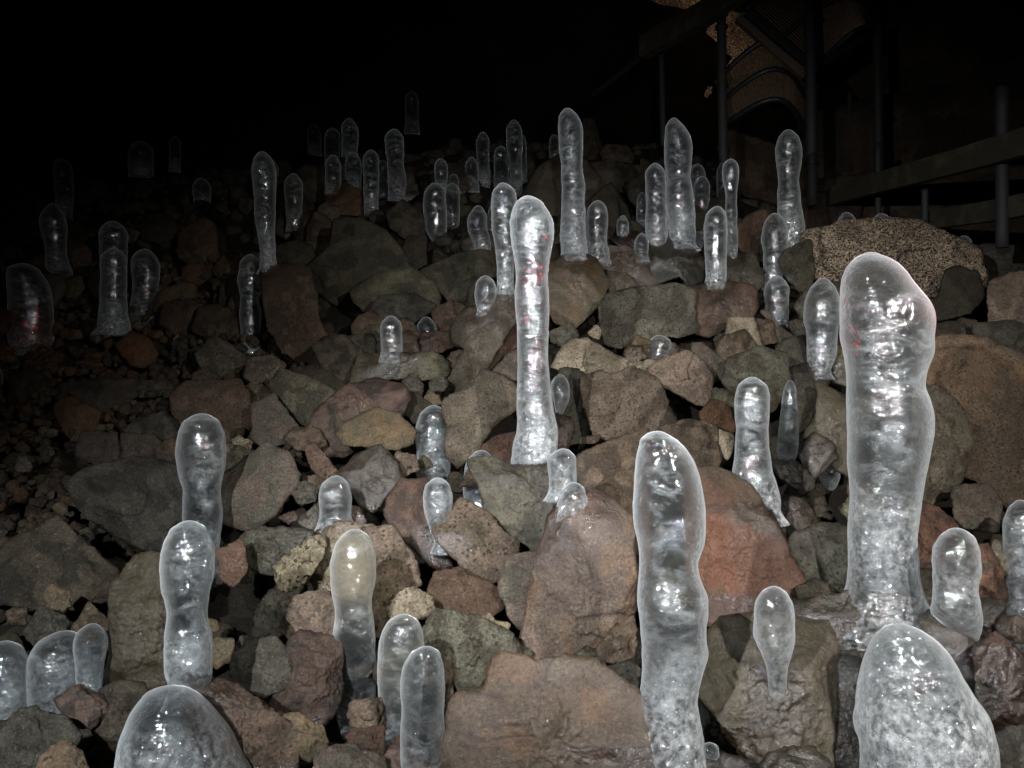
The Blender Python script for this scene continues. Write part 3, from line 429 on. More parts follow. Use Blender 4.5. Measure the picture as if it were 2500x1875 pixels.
# ---- ice: name, label, opts, [(tile, rows (y, xl, xr))...] top to bottom; first row is the apex
ICE=[
('ice_column','massive thick ice column with a red glint on its head beside the big orange-brown boulder',{},[('C',[(1145,1290,1290),(1165,1225,1350),(1200,1180,1415),(1260,1145,1478),(1330,1128,1525),(1400,1124,1575),(1470,1124,1618),(1560,1126,1642)]),('F',[(300,1130,1643),(400,1148,1650),(500,1160,1618),(590,1165,1603),(680,1162,1632),(780,1165,1650),(860,1170,1645),(960,1172,1625),(1060,1175,1605),(1200,1180,1585),(1300,1178,1575),(1400,1172,1565),(1500,1170,1556),(1620,1172,1560)]),('I',[(500,1170,1570),(600,1160,1592),(680,1130,1622),(740,1085,1645),(795,1020,1680)])]),
('ice_column','tall slim ice column with a swollen head standing behind the heart-shaped olive rock',{'d':.10},[('B',[(806,1200,1200),(830,1150,1262),(880,1115,1310),(940,1100,1345),(1000,1097,1357),(1060,1100,1357),(1130,1110,1345),(1200,1122,1330),(1300,1130,1320),(1400,1127,1325),(1500,1130,1328)]),('E',[(300,1135,1325),(450,1137,1328),(560,1135,1335),(700,1130,1355),(850,1128,1380),(960,1115,1385),(1040,1100,1380),(1085,1100,1350)])]),
('ice_column','stout knobbly ice column with bullet head between the mauve slab and the orange-banded rock',{},[('F',[(865,10,10),(900,-72,98),(950,-97,162),(1020,-112,212),(1100,-122,245),(1200,-128,268)]),('I',[(100,-127,290),(200,-121,293),(300,-101,285),(370,-95,265),(430,-95,250),(500,-101,262),(560,-106,285),(640,-115,312),(720,-108,310),(800,-96,300),(900,-84,300),(960,-80,312),(1060,-79,290),(1150,-84,267),(1250,-100,250),(1350,-104,264),(1450,-110,285),(1560,-112,300)])]),
('ice_column','large egg-shaped ice head full of frosty bubbles at the bottom edge under the massive column',{'frost':1.,'d':-.26},[('I',[(797,1480,1480),(815,1412,1552),(860,1350,1640),(930,1305,1722),(1010,1275,1775),(1100,1252,1822),(1200,1235,1880),(1320,1226,1945),(1450,1228,1985),(1659,1245,2005),(1850,1240,2010)])]),
('ice_column','broad cone-shaped ice head cut by the bottom edge in front of the red-brown boulder',{'d':-.22,'frost':.6},[('G',[(1175,1005,1005),(1195,910,1092),(1240,850,1180),(1300,800,1242),(1380,760,1303),(1460,727,1358),(1560,705,1412),(1659,692,1465),(1850,675,1545)])]),
('ice_column','pinched ice column with an oval head in front of the column with stepped ridges',{},[('G',[(175,1128,1128),(200,1060,1200),(260,1010,1250),(330,985,1275),(420,972,1282),(520,970,1270),(600,983,1250),(660,1000,1241),(720,1012,1237),(780,1008,1241),(850,996,1260),(950,990,1265),(1050,998,1263),(1110,1008,1265),(1170,1018,1250)])]),
('ice_column','club-shaped ice column with stepped ridges down its right side, behind the pinched column',{},[('D',[(760,1210,1210),(790,1130,1287),(850,1085,1330),(920,1068,1347),(1000,1062,1350),(1080,1075,1341),(1150,1088,1325),(1220,1102,1318),(1300,1102,1327),(1400,1106,1325),(1500,1112,1318)]),('G',[(370,1120,1312),(460,1130,1322),(560,1140,1335)])]),
('ice_column','ice column tinted cream in its upper half, standing beside the pink-brown block',{'tint':1},[('H',[(225,160,160),(250,105,220),(300,58,262),(360,35,280),(440,22,287),(540,20,283),(620,30,268),(690,45,265),(760,45,272),(850,38,280),(960,35,284),(1080,36,290),(1180,40,290),(1260,42,285),(1350,55,215),(1430,75,140),(1480,90,120)])]),
('ice_column','rear one of the two touching ice columns below the tan stone, its head tinted cream',{'d':.10,'tint':.6},[('H',[(738,455,455),(765,385,520),(810,345,555),(880,312,570),(960,298,575),(1060,295,572),(1200,303,570),(1350,303,560),(1500,303,550),(1640,303,540)])]),
('ice_column','front, milky white one of the two touching ice columns below the tan stone',{},[('H',[(930,590,590),(955,520,652),(1010,470,685),(1090,440,702),(1180,437,703),(1260,445,698),(1340,445,692),(1420,440,697),(1500,440,697),(1659,440,690),(1800,440,690)])]),
('ice_column','smooth rounded ice column standing on the rust-red wedge rock left of the heart-shaped rock',{'frost':.25},[('E',[(710,635,635),(740,575,697),(800,538,728),(870,525,742),(940,530,738),(1000,537,735),(1080,540,735),(1140,543,738),(1178,550,742)])]),
('ice_tongue','small milky ice tongue tapering to a point down the face of the red wedge rock',{'frost':.3,'d':.05},[('E',[(1145,660,660),(1175,605,715),(1230,577,745),(1290,573,752),(1350,580,748),(1420,600,750),(1480,622,755),(1520,640,755)])]),
('ice_dome','dark clear ice dome half hidden beside the left lobe of the heart-shaped rock',{'d':-.06,'frost':.15},[('E',[(980,920,920),(1010,865,975),(1060,830,1005),(1120,820,1010),(1200,812,1010),(1280,820,1010)])]),
('ice_dome','small milky ice dome at the right shoulder of the heart-shaped rock',{'frost':.3,'d':-.12},[('E',[(970,1415,1415),(1000,1352,1470),(1050,1320,1488),(1110,1322,1494),(1200,1330,1494)])]),
('ice_dome','tiny pale ice dome capping the peak of the big mauve slab',{'frost':.3},[('E',[(1173,1477,1477),(1200,1427,1530),(1250,1400,1550),(1300,1378,1572)])]),
('ice_dome','clear little ice dome peeking out right of the tall slim column',{},[('E',[(525,1395,1395),(560,1352,1437),(610,1340,1452),(670,1350,1450),(720,1362,1430),(775,1370,1405)])]),
('ice_dome','faint low ice blister on a mauve stone below the big grey pitted block',{},[('E',[(290,1990,1990),(310,1945,2038),(350,1925,2060),(395,1920,2050)])]),
('ice_column','ice column with a sparkling crystalline foot draped over the orange-banded rock',{'d':.10},[('F',[(541,580,580),(570,520,640),(630,485,680),(700,474,686),(780,478,682),(860,485,678),(950,480,680),(1020,477,686),(1100,470,697),(1180,462,722),(1240,470,738),(1320,490,745)])]),
('ice_spindle','rough dark spindle of ice in the crevice right of the crystalline-footed column',{'frost':.3},[('F',[(560,808,808),(600,780,838),(660,765,847),(740,755,852),(840,745,858),(940,735,856),(1000,735,846),(1040,745,832),(1065,790,812)])]),
('ice_lump','glassy ice drip ending in a point under the olive pointed rock',{},[('F',[(950,1010,1010),(985,960,1060),(1050,960,1090),(1110,975,1103),(1180,1000,1095),(1240,1038,1052)])]),
('ice_column','oval-headed ice column just left of the massive column, in front of the porous tan rock',{},[('C',[(1298,1005,1005),(1330,958,1052),(1390,920,1090),(1460,902,1102),(1550,898,1102)]),('F',[(260,913,1087),(340,915,1085),(400,915,1080),(460,918,1062),(500,920,1050)])]),
('ice_dome','rounded ice thumb below the twin-light column, left of the oval-headed column',{},[('C',[(1285,728,728),(1310,688,770),(1350,662,795),(1400,655,800),(1460,660,798),(1520,670,798),(1560,690,797)])]),
('ice_column','smooth ice column with a long light streak directly above the rounded thumb',{'d':-.28},[('C',[(910,715,715),(940,672,760),(990,648,783),(1060,640,792),(1120,645,790),(1200,650,775),(1280,652,765),(1330,655,755)])]),
('ice_column','tall dark ice column pinched at mid-height, standing on the dark red rocks near the walkway',{},[('C',[(410,795,795),(440,752,840),(490,730,868),(560,725,877),(640,733,870),(720,740,860),(780,735,867),(860,735,873),(930,735,885),(1000,740,895),(1080,745,890)])]),
('ice_column','slender hourglass ice column rising behind the short clear column',{},[('C',[(585,452,452),(610,413,487),(660,404,500),(720,408,497),(780,420,490),(840,422,487),(900,420,490),(980,425,490),(1060,430,495),(1160,430,492)])]),
('ice_column','dim ice sliver behind the slender hourglass column',{'d':.25},[('C',[(608,400,400),(650,372,425),(750,368,430),(900,372,430),(950,372,430)])]),
('ice_column','short clear ice column with a white ring at its foot, standing on the brown-red block',{},[('C',[(868,370,370),(900,320,412),(950,300,428),(1020,293,430),(1100,296,428),(1200,300,426),(1290,305,425),(1325,300,425)])]),
('ice_column','tallest thick ice column of the right-hand upper cluster, with a sparkling shaft',{},[('C',[(338,110,110),(370,73,150),(430,58,195),(500,55,218),(580,58,217),(650,62,213),(700,70,208),(760,65,218),(850,65,230),(950,75,238),(1030,80,243),(1085,88,240)])]),
('ice_column','frosted ice column touching the left side of the tallest upper cluster column',{'d':.04},[('B',[(610,1965,1965),(640,1922,2008),(700,1905,2030),(780,1905,2030),(860,1910,2030),(950,1905,2035),(1050,1910,2040),(1125,1912,2040)])]),
('ice_column','thin dim ice column behind the left side of the frosted column',{'d':.2},[('B',[(785,1885,1885),(820,1860,1910),(900,1853,1915),(1010,1855,1915)])]),
('ice_dome','small dim ice bud at the foot of the frosted column',{},[('B',[(1030,1885,1885),(1060,1852,1918),(1120,1840,1925),(1168,1845,1922)])]),
('ice_column','rear one of the two slim columns right of the tallest upper cluster column',{'d':.25},[('C',[(615,250,250),(640,213,287),(690,208,302),(760,213,300),(900,215,300),(1050,220,300)])]),
('ice_column','front one of the two slim columns right of the tallest upper cluster column',{},[('C',[(688,280,280),(710,245,312),(760,232,326),(830,237,322),(900,240,310),(980,243,302),(1050,240,300),(1110,238,300)])]),
('ice_column','tall ice column with a pointed tilted tip, standing alone behind the ochre block',{},[('B',[(280,1440,1440),(310,1400,1482),(360,1388,1515),(430,1385,1530),(500,1388,1533),(570,1393,1530),(640,1402,1527),(700,1402,1535),(760,1407,1545),(850,1405,1540),(900,1400,1545),(1000,1395,1548),(1100,1398,1555),(1150,1400,1560)])]),
('ice_dome','faint ice bud behind the left side of the pointed tilted-tip column',{'d':.5},[('B',[(437,1358,1358),(470,1330,1387),(530,1328,1390),(590,1332,1388)])]),
('ice_column','short clear ice column on the mauve stone right of the pointed tilted-tip column',{},[('B',[(835,1620,1620),(860,1575,1662),(920,1555,1680),(980,1552,1680),(1050,1558,1676),(1110,1560,1682),(1175,1565,1700)])]),
('ice_dome','tiny dim ice column in the dark gap between the short clear and the frosted column',{},[('B',[(925,1770,1770),(950,1742,1798),(1000,1733,1810),(1035,1735,1808)])]),
('ice_column','frost-rimmed ice column immediately behind the head of the tall slim column',{'d':-.02},[('B',[(728,1050,1050),(760,1008,1110),(810,985,1132),(900,980,1138),(1000,985,1135),(1060,995,1130),(1150,1008,1122),(1250,1015,1118),(1350,1015,1120)])]),
('ice_column','tall ice column above the frost-rimmed one, with two bulges',{},[('B',[(350,1118,1118),(380,1083,1152),(430,1072,1168),(500,1074,1170),(580,1085,1165),(650,1092,1167),(720,1095,1168),(790,1092,1168)])]),
('ice_column','thin ice edge showing behind the right side of the two-bulged column',{'d':.25},[('B',[(440,1165,1165),(480,1140,1192),(600,1142,1195),(750,1148,1198)])]),
('ice_column','milky ice column leaning against the left side of the two-bulged column',{'d':.03},[('B',[(508,1040,1040),(530,1008,1072),(580,995,1082),(650,998,1087),(720,998,1090),(765,1000,1090)])]),
('ice_column','slim rear ice column between the milky column and the stub to its left',{},[('B',[(424,932,932),(450,902,961),(500,890,971),(560,893,969),(620,900,970),(680,903,975),(745,903,975)])]),
('ice_column','short ice stub at the left foot of the slim rear column',{},[('B',[(573,865,865),(600,835,895),(640,824,903),(700,828,905),(752,830,908)])]),
('ice_dome','cone-shaped smoky ice dome low between the clustered trio and the frost-rimmed column',{},[('B',[(865,905,905),(900,862,942),(960,835,955),(1020,843,962),(1080,865,975),(1122,870,980)])]),
('ice_dome','dim ice sliver squeezed between the smoky dome and the frost-rimmed column',{'d':.1},[('B',[(865,985,985),(900,965,1005),(980,955,1010),(1060,955,1010)])]),
('ice_column','ice column with a tilted pale cap, leftmost and thickest of the clustered trio',{},[('B',[(728,650,650),(760,598,702),(810,575,706),(880,575,711),(950,580,713),(1020,590,712),(1070,620,690),(1100,635,675)])]),
('ice_column','smooth ice column joined to the right side of the tilted pale cap column',{'d':.03},[('B',[(730,750,750),(760,712,786),(820,703,792),(900,705,792),(960,708,790),(1002,710,788)])]),
('ice_column','small ice column just above the clustered trio',{},[('B',[(582,680,680),(605,650,710),(650,638,720),(710,642,718),(760,645,715)])]),
('ice_dome','rear bud of the two ice buds right of the small column above the trio',{'d':.15},[('B',[(628,738,738),(660,713,765),(720,712,770),(770,715,770)])]),
('ice_dome','front bud of the two ice buds right of the small column above the trio',{},[('B',[(675,757,757),(700,730,783),(740,726,788),(775,727,788)])]),
('ice_dome','egg-shaped clear ice ball resting left of the long diagonal slab',{},[('B',[(1285,945,945),(1310,903,990),(1350,885,1010),(1400,880,1012),(1450,885,1000),(1483,895,985)])]),
('ice_dome','short bullet-shaped clear ice dome on the flat olive slab',{},[('E',[(173,380,380),(200,337,425),(250,317,445),(320,317,447),(380,320,448),(405,318,450)])]),
('ice_dome','dim ice arc half hidden behind the red-brown block right of the bullet-shaped dome',{'d':.12},[('E',[(180,592,592),(210,550,635),(260,535,652),(310,540,650),(350,545,650)])]),
('ice_column','highest and most distant ice column, alone against the black cave',{},[('B',[(178,505,505),(200,475,533),(250,464,545),(310,465,543),(350,466,545),(410,462,550)])]),
('ice_column','ice column with a light-catching waist in the upper left group, right of the twin columns',{},[('B',[(405,400,400),(430,360,437),(480,345,457),(540,347,459),(590,357,455),(640,357,460),(700,362,470),(800,365,478)])]),
('ice_column','front one of the twin columns in the upper left group, with beaded light line',{},[('B',[(532,262,262),(560,223,299),(620,209,308),(700,215,308),(780,215,305),(850,217,305),(905,219,308)])]),
('ice_column','rear one of the twin columns in the upper left group',{'d':.15},[('B',[(592,330,330),(620,305,358),(680,300,368),(750,303,368),(810,305,372)])]),
('ice_column','tall smoky ice column at the back of the upper left group',{'d':.2},[('A',[(340,2095,2095),(370,2058,2130),(420,2047,2150),(480,2050,2148),(540,2050,2145),(620,2055,2145)])]),
('ice_column','rounded ice stub in front of the tall smoky column',{},[('A',[(545,2115,2115),(570,2078,2152),(620,2072,2167),(700,2072,2167),(740,2074,2165)])]),
('ice_dome','tiny ice bud on the rust-orange stone below the smoky column',{},[('A',[(655,2115,2115),(680,2080,2150),(745,2078,2152)])]),
('ice_column','leftmost short column of the upper left group, beside the rust-orange stone',{},[('A',[(560,2000,2000),(590,1963,2032),(640,1953,2047),(700,1952,2046),(770,1953,2045)])]),
('ice_column','dim ice column far up and left of the smoky column',{'d':.4},[('A',[(380,1885,1885),(410,1852,1915),(470,1845,1925),(540,1850,1930)])]),
('ice_column','barely lit ice column directly left of the tall smoky column',{'d':.4},[('A',[(400,1995,1995),(430,1955,2035),(500,1945,2040),(600,1950,2035)])]),
('ice_column','tall tapering ice column with a sparkling foot, standing alone above the rusty brown boulder',{},[('A',[(540,1575,1575),(570,1535,1618),(620,1518,1645),(700,1513,1658),(780,1522,1653),(860,1526,1652),(950,1530,1650),(1030,1545,1647),(1100,1558,1650),(1200,1562,1658),(1230,1560,1665)])]),
('ice_column','faint ice edge behind the right side of the tall tapering column',{'d':.3},[('A',[(590,1635,1635),(640,1600,1668),(750,1605,1672),(840,1605,1668)])]),
('ice_column','short spoon-shaped ice column right of the tall tapering column',{},[('A',[(672,1762,1762),(700,1723,1798),(760,1706,1816),(820,1710,1815),(880,1716,1812),(985,1718,1812)])]),
('ice_column','wavy hourglass ice column standing on the small grey stone below the tall tapering column',{},[('A',[(1157,1500,1500),(1190,1455,1547),(1250,1435,1575),(1310,1427,1578),(1370,1438,1572),(1430,1445,1552),(1500,1440,1565),(1560,1440,1562),(1640,1447,1558)]),('D',[(380,1443,1568),(420,1440,1570)])]),
('ice_column','broad dim ice column near the left edge with a sloping shoulder',{},[('A',[(1213,145,145),(1232,75,205),(1270,56,240),(1330,52,275),(1400,60,296),(1550,68,300),(1659,70,305)]),('D',[(330,72,300),(400,78,275),(440,85,260)])]),
('ice_column','twisted flame-shaped dark ice column in the far left dark',{},[('A',[(850,320,320),(890,272,362),(960,245,390),(1030,258,393),(1100,275,390),(1180,280,398),(1255,283,425)])]),
('ice_column','narrow ice column with bright edges behind the twisted flame-shaped one',{'d':.2},[('A',[(582,372,372),(615,328,420),(700,330,432),(780,335,436),(860,340,432),(920,345,430)])]),
('ice_column','rear and taller one of the overlapping pair left of the stocky column',{'d':.12},[('A',[(958,680,680),(990,625,737),(1060,602,758),(1130,605,758),(1250,608,755),(1450,608,752),(1560,605,755)])]),
('ice_column','front one of the overlapping pair left of the stocky column, full of glints',{},[('A',[(1120,682,682),(1150,632,735),(1200,608,757),(1280,610,754),(1400,607,752),(1480,602,756),(1590,592,770)])]),
('ice_column','stocky ringed ice column right of the overlapping pair',{},[('A',[(1125,870,870),(1160,812,927),(1230,790,953),(1290,797,950),(1340,800,946),(1400,797,950),(1480,790,955),(1570,798,960)])]),
('ice_dome','small round ice dome among the gravel below the stocky ringed column',{},[('D',[(278,1098,1098),(300,1058,1140),(340,1042,1160),(403,1035,1165)])]),
('ice_dome','dark ice dome in the black area between the stocky and the tall tapering column',{},[('A',[(700,1210,1210),(730,1167,1253),(770,1157,1262),(830,1165,1260)])]),
('ice_column','almost invisible wide ice column deep in the dark, marked by a few glints',{},[('A',[(480,845,845),(520,785,910),(600,777,915),(660,780,915)])]),
('ice_column','almost invisible narrow ice column deep in the dark, right of the wide one',{},[('A',[(450,1050,1050),(485,1018,1082),(560,1018,1084),(640,1015,1080)])]),
('ice_column','ice column cut by the left edge halfway down the picture',{},[('D',[(465,-30,-30),(520,-70,10),(650,-72,15),(745,-70,12)])]),
('ice_dome','ice dome cut by the left edge, beside the wide low dome',{'d':-.07,'frost':.25},[('G',[(900,15,15),(930,-65,92),(1000,-100,143),(1080,-118,166),(1200,-120,168),(1270,-112,162),(1340,-100,110)])]),
('ice_dome','wide low ice dome, middle one of the three at the lower left',{'d':-.06,'frost':.25},[('G',[(840,375,375),(870,282,458),(930,215,498),(1000,187,522),(1080,176,528),(1180,176,522),(1260,183,505),(1310,195,480)])]),
('ice_dome','narrow ice dome behind the right side of the wide low dome',{'d':.17,'frost':.2},[('G',[(793,550,550),(820,492,602),(870,458,630),(930,452,638),(1000,458,625),(1080,465,612),(1185,475,605)])]),
('ice_dome','hat-shaped clear ice dome with a wet rim left of the red wedge rock',{},[('D',[(1133,2015,2015),(1165,1953,2072),(1220,1922,2100),(1290,1915,2110),(1360,1918,2111),(1410,1908,2118)])]),
('ice_column','milky finger of ice right of the massive column with a grey band low down',{'frost':.35},[('I',[(218,1810,1810),(250,1745,1882),(310,1695,1925),(400,1670,1938),(480,1675,1938),(560,1680,1922),(640,1672,1928),(730,1665,1940),(800,1720,1950),(880,1800,1935),(950,1860,1925)])]),
('ice_column','milky ice column cut by the right edge of the picture',{'frost':.35},[('I',[(50,2195,2195),(80,2148,2262),(140,2115,2290),(220,2100,2300),(330,2103,2300),(420,2112,2300),(520,2118,2300),(620,2105,2300),(720,2095,2310),(830,2088,2310),(900,2065,2320),(980,2120,2320)])]),
('ice_tongue','frosted bullet of ice with a thin tail left of the massive column foot',{'frost':.35},[('I',[(568,715,715),(590,665,765),(640,622,806),(720,600,826),(800,595,833),(860,590,833),(920,610,826),(980,640,810),(1050,664,790),(1120,676,788),(1200,684,790)])]),
('ice_lump','clear walnut-sized ice pebble beside the foot of the stout knobbly column',{},[('I',[(1508,330,330),(1520,300,360),(1550,275,378),(1580,285,383),(1598,320,370)])]),
('ice_dome','dim round ice bud behind the porous tan rock, left one of three',{'d':.25},[('C',[(905,1145,1145),(930,1110,1183),(970,1095,1197),(1040,1095,1197)])]),
('ice_dome','hardly lit ice bud behind the porous tan rock, middle one of three',{'d':.35},[('C',[(912,1355,1355),(940,1310,1400),(980,1300,1412),(1040,1300,1412)])]),
('ice_dome','hardly lit ice bud behind the right end of the porous tan rock',{'d':.3},[('C',[(1045,1850,1850),(1080,1805,1893),(1130,1800,1895)])]),
]
# ================================================================ rocks
def poly_table(pts,n=360,smooth=2):
    """radius of an outline seen from its centroid, per angle"""
    P=np.array(pts); Q=np.roll(P,-1,0); cr=P[:,0]*Q[:,1]-Q[:,0]*P[:,1]; A=cr.sum()/2
    c=np.array([((P[:,0]+Q[:,0])*cr).sum(),((P[:,1]+Q[:,1])*cr).sum()])/(6*A)
    P=P-c; Q=Q-c; th=np.arange(n)/n*2*np.pi; D=np.stack([np.cos(th),np.sin(th)],1); r=np.zeros(n)
    for p,q in zip(P,Q):
        e=q-p; det=D[:,0]*(-e[1])+D[:,1]*e[0]
        with np.errstate(all='ignore'):
            tt=(p[0]*(-e[1])+p[1]*e[0])/det; uu=(D[:,0]*p[1]-D[:,1]*p[0])/det
        ok=(np.abs(det)>1e-12)&(tt>0)&(uu>=-1e-9)&(uu<=1+1e-9); r=np.where(ok,np.maximum(r,tt),r)
    r=np.where(r<=0,np.median(r[r>0]) if (r>0).any() else .01,r)
    for _ in range(smooth): r=(np.roll(r,1)+2*r+np.roll(r,-1))/4
    return c,r,math.sqrt(abs(A)/math.pi)
def rock_verts(n,table,R0,thick,seed,facets=14,rough=1.,porous=0.):
    """unit rock: x right, y away, z up; table gives the outline in x,z"""
    rg=np.random.default_rng(seed); d,F=ico(n); dx,dy,dz=d[:,0],d[:,1],d[:,2]
    th=np.arctan2(dz,dx)%(2*np.pi); k=th/(2*np.pi)*len(table); k0=k.astype(int)%len(table); fr=k-np.floor(k)
    r2=table[k0]*(1-fr)+table[(k0+1)%len(table)]*fr
    m=np.sqrt(dx*dx+dz*dz); p=6.
    r=1/((m/r2)**p+(np.abs(dy)/thick)**p)**(1/p)
    rel=np.stack([dx/R0,dy/thick,dz/R0],1)*r[:,None]
    sil=np.abs(dy)<.06
    E=90. if rough<1.1 else 20.
    inv=np.ones(len(r)); az0=rg.uniform(0,6.28)
    for i in range(facets):
        front=i<facets-3
        az=az0+i*2.4+rg.uniform(-.5,.5); el=rg.uniform(.2,.95) if i else rg.uniform(.05,.4)
        if i==1: az,el=1.57+rg.uniform(-.4,.4),rg.uniform(.6,1.0)      # a top that faces up
        s=math.sin(el); nn=np.array([math.cos(az)*s,(-1 if front else 1)*math.cos(el),math.sin(az)*s])
        pr=rel@nn; ext=pr.max(); q=max(ext*rg.uniform(.40,.72),pr[sil].max()*rg.uniform(.84,1.0))
        inv=inv+np.maximum(pr/q,0)**E
    f=inv**(-1/E)
    r=r*f
    P=d*r[:,None]; off=rg.uniform(0,50,3)
    S=R0; Pw=P+off
    amp=.024*S*fbm(Pw,1.5/S,seed%97,2)+.0055*rough*fbm(Pw,26.,seed%89,3)+.0022*vnoise(Pw,150.,7)
    ri=np.abs(vnoise(Pw+.35*S*vnoise(Pw,1.1/S,9)[:,None],1.25/S,seed%83)); crack=np.clip(1-ri/.035,0,1)*(vnoise(Pw,.9/S,5)>.05)
    amp-=.022*S*crack
    stp=fbm(P*np.array([1,1,1.6])+off,1.7/S,seed%79,2); amp+=.05*S*rough*(np.floor(stp*3.5)/3.5-stp)
    if porous:
        amp-=porous*.019*np.clip(vnoise(Pw,75.,3)*1.6+vnoise(Pw,38.,4)*.6-.05,0,1)
    ma=np.clip((fbm(Pw,3.2/max(S,.06),21,3)+.28)/.5,0,1); mb=np.clip((fbm(Pw,2.4/max(S,.06),33,3)-.12)/.25,0,1)
    return P+d*amp[:,None],F,(ma,mb,crack)
ROCKS=[]     # (object, world verts, faces)
def place_rock(mat,tile,pts,off,label,seed,shear=None,group='lava rocks of the rubble slope',name='lava_rock',lvl=None,thick=None,cat='rock',Y=None):
    T=[tan(tile,*p) for p in pts] if tile else pts
    mx=sum(a for a,b in T)/len(T); mz=sum(b for a,b in T)/len(T); T=[(mx+(a-mx)*1.09,mz+(b-mz)*1.09) for a,b in T]
    (ca,cb),tab,R0=poly_table(T)
    bmin=min(b for a,b in T)
    D=hit(ca,cb*.65+bmin*.35) if Y is None else Y
    D=max(D,1.0)+off
    rg=random.Random(seed)
    R=R0*D; tab=tab*D
    th=(thick or rg.uniform(.55,.8))*R
    porous=1. if mat=='porous' else (.6 if mat=='tanrough' else 0.)
    if mat=='porous': lvl=7
    if lvl is None: lvl=6 if R*1./D>.055 or porous else (5 if R/D>.016 else 4)
    V,F,at=rock_verts(lvl,tab,R,th,seed,rough=1.2 if mat in('greygreen','tanrough') else 1.,porous=porous)
    k=rg.uniform(.25,.5) if shear is None else shear
    Yd=D+V[:,1]+k*V[:,2]+.25*th
    W=np.stack([(ca+V[:,0]/D)*Yd,Yd,(cb+V[:,2]/D)*Yd],1)
    o=mesh_obj(name,W,F,MK[mat] if isinstance(mat,str) else mat)
    for nm,vv in zip(('mixa','mixb','crack'),at): attr(o,nm,vv)
    tag(o,label,cat,group,'thing'); ROCKS.append((o,W,F)); return o
SP={'porous':dict(shear=.35),}
used_mask=np.zeros((188,250),bool)
def mark(T):
    P=np.array([((a/TX+.5)*250,(.5-b/TZ)*188) for a,b in T]); yy,xx=np.mgrid[0:188,0:250]; ins=np.zeros((188,250),bool)
    for (x1,y1),(x2,y2) in zip(P,np.roll(P,-1,0)):
        if y1==y2: continue
        c=((y1>yy)!=(y2>yy))&(xx<(x2-x1)*(yy-y1)/(y2-y1)+x1); ins^=c
    used_mask[ins]=True
for i,(mt,tile,lab,pts,off) in enumerate(RK):
    place_rock(mt,tile,pts,off,lab,100+i,**SP.get(mt,{}))
    mark([tan(tile,*p) for p in pts])
NTRACED=len(ROCKS)
# ---- smaller stones showing in the gaps, each one a thing
COLW={'dolive':'dark olive','brown':'brown','dbrown':'dim brown','redbrown':'red-brown','red':'dull red','mauve':'mauve','dgrey':'dark grey','grey':'grey','greygreen':'grey-green','olive':'olive','tan':'pale tan','ochre':'ochre','orange':'rust-orange','dark':'blackish','dmauve':'dim mauve','dred':'dark red'}
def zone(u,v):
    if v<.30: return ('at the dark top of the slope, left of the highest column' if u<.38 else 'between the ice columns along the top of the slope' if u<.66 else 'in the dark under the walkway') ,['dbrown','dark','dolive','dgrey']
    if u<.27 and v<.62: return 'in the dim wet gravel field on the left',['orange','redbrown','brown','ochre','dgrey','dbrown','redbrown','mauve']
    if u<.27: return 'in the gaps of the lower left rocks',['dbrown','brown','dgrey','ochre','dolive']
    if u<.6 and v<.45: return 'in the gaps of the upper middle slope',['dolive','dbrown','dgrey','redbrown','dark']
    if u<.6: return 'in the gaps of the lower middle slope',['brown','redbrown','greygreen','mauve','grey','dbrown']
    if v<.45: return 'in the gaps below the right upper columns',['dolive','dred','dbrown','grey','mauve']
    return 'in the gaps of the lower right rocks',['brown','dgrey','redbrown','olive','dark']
def filler(u,v,rad,seed,off):
    z,cols=zone(u,v); rg=random.Random(seed); c=rg.choice(cols)
    ca,cb=(u-.5)*TX,(.5-v)*TZ; n=rg.randint(5,8); pts=[]; asp=rg.uniform(.6,1.); rot=rg.uniform(-.5,.5); ph=rg.uniform(0,6)
    for k in range(n):
        a=ph+(k+rg.uniform(-.25,.25))/n*2*math.pi; r=rad*rg.uniform(.8,1.15); x,y=r*math.cos(a),r*math.sin(a)*asp
        pts.append((ca+x*math.cos(rot)-y*math.sin(rot),cb+x*math.sin(rot)+y*math.cos(rot)))
    size='small' if rad<.012 else 'larger'
    lab=f'{size} {COLW[c]} stone {z}'
    place_rock(c,None,pts,off,lab,seed,group=f'{size} {COLW[c]} stones {z}',name='lava_stone',lvl=4,thick=.75)
    mark(pts)
rf=random.Random(3); made=0; tries=0
while made<128 and tries<6000:
    tries+=1; u=rf.uniform(-.01,1.01); v=rf.uniform(.19,.99)
    if u<.27 and .44<v<.75 and rf.random()<.6: rad=rf.uniform(.006,.013)
    else: rad=rf.uniform(.013,.034)*(1.15-.3*(v>.6))
    i,j=int(min(max(v,0),.999)*188),int(min(max(u,0),.999)*250)
    vv=.5-v; uu=(u-.5)*TX
    if v<.19+.16*abs(u-.45)*2: continue
    if u>.8 and v<.33: continue
    if u<.10 and v>.78: continue
    if used_mask[i,j]: continue
    filler(u,v,rad,5000+tries,rf.uniform(.0,.05)); made+=1
# ================================================================ ground under the rocks
def grid_sheet(name,xs,ys,zf,mat):
    X,Y=np.meshgrid(xs,ys); Z=zf(X,Y); V=np.stack([X.ravel(),Y.ravel(),Z.ravel()],1); w=len(xs); h=len(ys)
    i=(np.arange(h-1)[:,None]*w+np.arange(w-1)[None]).ravel(); F=np.stack([i,i+1,i+w+1,i+w],1)
    o=mesh_obj(name,V,F,mat,loc=np.zeros(3)); o['kind']='structure'; return o,V,F
def groundz(X,Y):
    P=np.stack([X.ravel(),Y.ravel(),0*X.ravel()],1)
    return hgt(X,Y)-.17+.06*fbm(P,3.,11,4).reshape(X.shape)
gr,GV,GF=grid_sheet('ground',np.linspace(-12,12,260),np.linspace(-2.5,17,240),groundz,soil)
